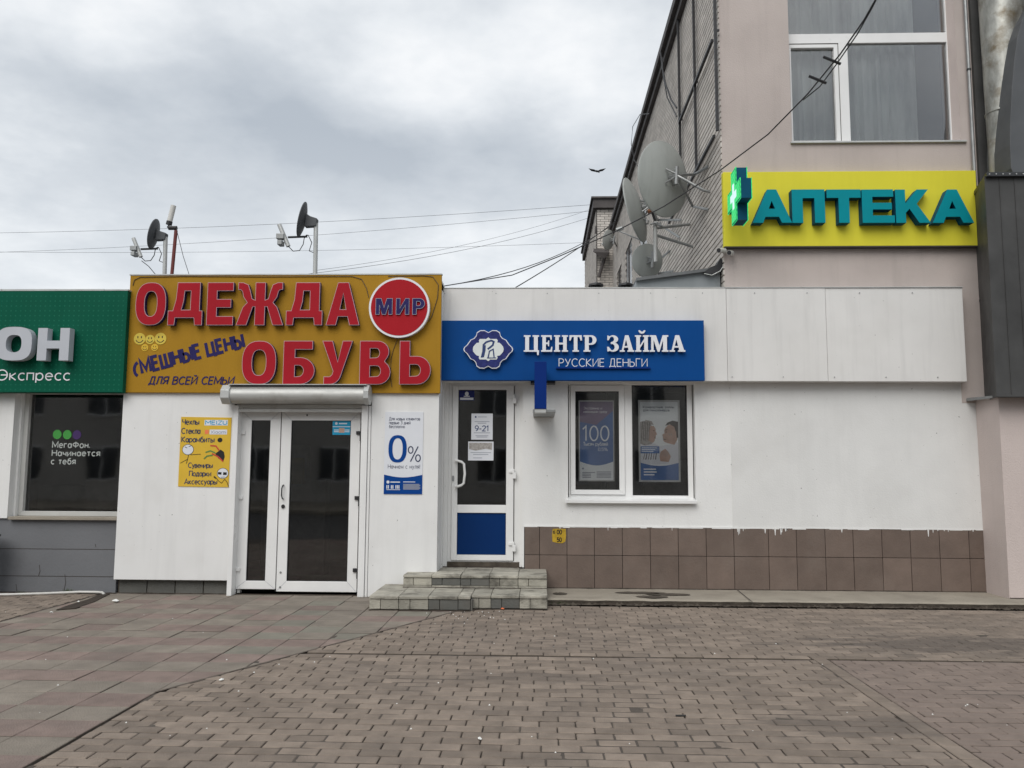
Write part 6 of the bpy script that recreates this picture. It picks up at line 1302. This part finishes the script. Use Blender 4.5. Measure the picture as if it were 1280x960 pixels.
q0 = p0+(p1-p0)*.18; B().tube([q0, p1], .034, 12).build('radome', 'white_plastic', rp, smooth=True); B().tube([p0, q0], .038, 12).build('collar', 'black_metal', rp, smooth=True)
B().tube([at(211, 285, 10.4), at(221, 285, 10.4)], .028, 8).build('clamp', 'black_metal', rp); B().tube([at(210, 283, 10.4), at(214, 286, 10.4)], .02, 8).build('clamp', 'dark_metal', rp)
tag(B().tube([at(221, 288, 10.42), at(229, 320, 10.42), at(237, 345, 10.42)], .004, 5).build('guy_wire', 'dark_metal'), 'thin guy wire from the red pole down to the roof edge', 'wire')
tag(B().tube([at(177, 326, 10.4), at(186, 333, 10.4), at(196, 345, 10.4)], .005, 5).build('cable', 'black_metal'), 'thin black cable dropping from the left dish feed to the sign top', 'cable')

# ============================================================ OVERHEAD WIRES
def sag(a, b_, s, n=14): return [Vector(a).lerp(Vector(b_), i/n)+Vector((0, 0, -s*4*(i/n)*(1-i/n))) for i in range(n+1)]
def wire(label, pts, r): return tag(B().tube(pts, r, 5).build('overhead_wire', 'black_metal'), label, 'wire', 'overhead wires')
def far(p0, p1, Y0, Y1):   # run on past the frame on the left
    a = at(*p0, Y0); b_ = at(*p1, Y1); return a+(a-b_)*.4, b_
wire('uppermost of the far wires crossing the sky to the stair block', sag(*far((0, 283), (738, 256), 34, 30), .35), .0065)
wire('second far wire from the top, crossing the sky to the stair block', sag(*far((0, 306), (736, 264), 34, 30), .4), .006)
wire('lowest far wire crossing the sky almost level', sag(*far((0, 308), (737, 303), 34, 31), .3), .0055)
wire('faint far wire rising right from the roof dishes', sag(at(330, 348, 22), at(737, 272, 31), .3), .006)
wire('fainter far wire just above the rising one behind the roof dishes', sag(at(395, 338, 22), at(737, 262, 31), .25), .0045)
wire('black cable from the white fascia up to the corner of the brick wall', sag(at(640, 362, 14), onx(771, 275, X0-.05), .06), .010)
wire('second black cable running just below it to the brick wall corner', sag(at(552, 358, 14), onx(771, 277, X0-.06), .28), .009)
c1_ = [at(x, y_, Y_) for x, y_, Y_ in ((552, 358, 12.5), (640, 344, 11.5), (700, 320, 11), (770, 289, 10.4), (830, 258, 9.8), (900, 213, 9.2), (960, 168, 8.6), (1010, 117, 8), (1050, 68, 7.4), (1080, 25, 7.0), (1097, -5, 6.7), (1110, -40, 6.4))]
wire('black cable crossing in front of the pharmacy wall and window', c1_, .0075)
wire('twin of the crossing cable, parallel in front of the upper window', [at(x, y_, Y_) for x, y_, Y_ in ((1004, 125, 8.0), (1025, 108, 7.8), (1045, 81, 7.4), (1072, 42, 7.0), (1091, 8, 6.7), (1112, -35, 6.4))], .006)
for (px, py, lab) in ((1040, 76, 'upper black spacer clip on the crossing cables'), (1022, 100, 'lower black spacer clip on the crossing cables')):
    a_, c_ = at(px-11, py-5, 7.5), at(px+11, py+4, 7.5); tag(B().tube([a_, c_], .013, 6).build('cable_spacer', 'black_metal'), lab, 'clip', 'spacer clips on the crossing cables')

# bird in flight
bd = at(746.5, 214, 25); k = 25/FPX
bird = thing('bird', 'small dark bird gliding with spread wings left of the brick wall', 'bird', bd)
B().tube([bd+Vector((x*k, y_*k, z*k)) for x, y_, z in ((-3.2, -1, .6), (-2, 0, .4), (-.5, 0, 0), (1.5, 0, -.6), (3, .6, -1.8))], [.2*k, 1.0*k, 1.5*k, 1.0*k, .5*k], 10).build('body', 'bird_black', bird, smooth=True)
for s_ in (-1, 1):
    b = B(); w_ = [(.5, 0, .4), (4, -1, 1.8), (8, -1.5, 2.2), (11, 0, 3.6), (7.5, 2.2, 1.2), (4, 2.4, .4), (1, 2, -.2)]
    top = [bd+Vector((s_*x*k, y_*k, (z+.25)*k)) for x, y_, z in w_]; bot = [p_-Vector((0, 0, .35*k)) for p_ in top]; n = len(top)
    b.mesh(top+bot, [tuple(range(n)), tuple(range(2*n-1, n-1, -1))]+[(i, i+n, (i+1) % n+n, (i+1) % n) for i in range(n)]); b.build('wing', 'bird_black', bird)

# ============================================================ LITTER, WEEDS
def scrap(px, py, w_, lab, m='litter_white', cat='litter', asp=.6):
    c_ = gd(px, py, .004); b = B(); r = random.Random(px*7+py); n = 7
    rim = [(c_.x+w_*math.cos(2*PI*i/n)*r.uniform(.6, 1), c_.y+w_*asp*2*math.sin(2*PI*i/n)*r.uniform(.6, 1), .004+r.uniform(0, w_*.5)) for i in range(n)]
    b.mesh(rim+[(c_.x, c_.y, .006+w_*.7), (c_.x, c_.y, .001)], [(i, (i+1) % n, n) for i in range(n)]+[((i+1) % n, i, n+1) for i in range(n)])
    return tag(b.build('litter', m), lab, cat)
scrap(600, 924, .016, 'white paper scrap on the bricks at the bottom centre')
scrap(145, 752.5, .045, 'white paper scrap in front of the white panel, left side')
scrap(277, 850.5, .02, 'crumpled pale wrapper on the paved edge joint')
scrap(64, 766, .02, 'small white scrap near the grey plinth on the left')
scrap(98, 752.5, .018, 'tiny white scrap on the dark soil wedge')
scrap(628, 761.5, .03, 'small orange leaf at the foot of the tiled steps', 'print_orange', 'leaf')
c_ = gd(851, 894.5, .006); tag(B().tube([(c_.x-.03, c_.y, .006), (c_.x+.03, c_.y+.003, .006)], .005, 6).build('stick', 'print_black'), 'short black stick on the bricks right of centre', 'stick')
b = B(); r9 = random.Random(31)
for k in range(75):
    px = r9.uniform(0, 1280); py = 765+190*r9.random()**1.3
    if k < 25: px, py = r9.gauss(590, 22), r9.uniform(764, 775)
    c_ = gd(px, py); s_ = r9.uniform(.003, .007); b.mesh([(c_.x-s_, c_.y-s_, .0), (c_.x+s_, c_.y-s_, .0), (c_.x, c_.y+s_, .0), (c_.x, c_.y, s_)], [(0, 1, 3), (1, 2, 3), (2, 0, 3)])
tag(b.build('crumbs', 'litter_white'), 'tiny pale crumbs scattered over the bricks and round the steps', 'litter', kind='stuff')
b = B()
for (cx_, n_, sp) in ((91, 60, 6), (30, 12, 6), (60, 12, 12), (700, 30, 14)):
    for k in range(n_):
        c_ = gd(r9.gauss(cx_, sp*.5), 740.5 if cx_ < 300 else 757, .0); h_ = r9.uniform(.02, .07 if cx_ == 91 else .035); dx_, dy_ = r9.uniform(-.03, .03), r9.uniform(-.02, .02)
        yb_ = min(c_.y, YE-.01) if cx_ < 300 else KF-.02; b.face((c_.x-.003, yb_, 0), (c_.x+.003, yb_, 0), (c_.x+dx_, yb_+dy_-.01, h_))
tag(b.build('grass_tufts', 'grass'), 'sparse green weeds along the foot of the grey plinth and kerb', 'grass', kind='stuff')

def dirt_shade_line(x0, x1, y, z, w_, seed, n_=None):  # dark soil strip that also paints contact shade where walls meet the ground
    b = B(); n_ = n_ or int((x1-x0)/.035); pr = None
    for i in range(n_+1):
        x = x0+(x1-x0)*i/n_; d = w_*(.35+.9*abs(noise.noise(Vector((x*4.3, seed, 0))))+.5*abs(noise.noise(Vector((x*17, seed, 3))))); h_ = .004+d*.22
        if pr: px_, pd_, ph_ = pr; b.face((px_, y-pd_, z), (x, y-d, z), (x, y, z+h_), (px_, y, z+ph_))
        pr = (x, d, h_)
    return tag(b.build('soil_shade_line', 'soil'), kind='structure')
dirt_shade_line(gxl, -.5+S1X0+.5, YG+.085, .001, .035, 1); dirt_shade_line(-9.5, gxl, YE+.028, .001, .04, 2); dirt_shade_line(S1X0, XM, S1Y, .001, .025, 3); dirt_shade_line(XM, S1X1, S1B, .001, .025, 4)
dirt_shade_line(S1X1, X_BR, Yb-.006, zt+.001, .02, 5); dirt_shade_line(fx_, 7.4, fy, zt+.001, .02, 6); dirt_shade_line(S2X0, S1X1, S2Y, Z1+.001, .018, 7); dirt_shade_line(.075, 7.4, KF, .001, .05, 8)
dirt_shade_line(dx0, dx1, YD-.03, Z2+.002, .05, 9)
# ============================================================ ACROSS THE STREET (mirrored in the glass)
b = B(); b.box(-40, 30, -9.2, -9.0, -.07, .07); b.box(-40, 30, -17, -9.2, -.07, .06); tag(b.build('streak_kerb', 'concrete_slab'), kind='structure')  # unseen kerb and slab, added for a pale streak mirrored in the glass
op = thing('apartment_building', 'grey building across the street, seen only as a reflection in the door glass', 'building', (0, -17, 0))
box('wall', 'far_wall', op, -40, 14, -24, -17, 0, 8.5); box('roof', 'eave_dark', op, -40.3, 14.3, -24.3, -16.7, 8.51, 8.8)
wb = B().box(-.62, .62, 0, .06, 0, 1.4).box(-.70, -.62, 0, .09, -.08, 1.48).mi(1).box(-.70, .70, .0, .08, 1.4, 1.48).box(-.70, .70, .0, .12, -.08, 0).box(-.03, .03, .0, .09, 0, 1.4).data('window', ['far_glass', 'pvc'])
for zf_ in (1.0, 3.9, 6.4):
    for i in range(15):
        o = bpy.data.objects.new('window', wb); COL.objects.link(o); o.parent = op; o.location = (-37+3.5*i, .0-.02, zf_)
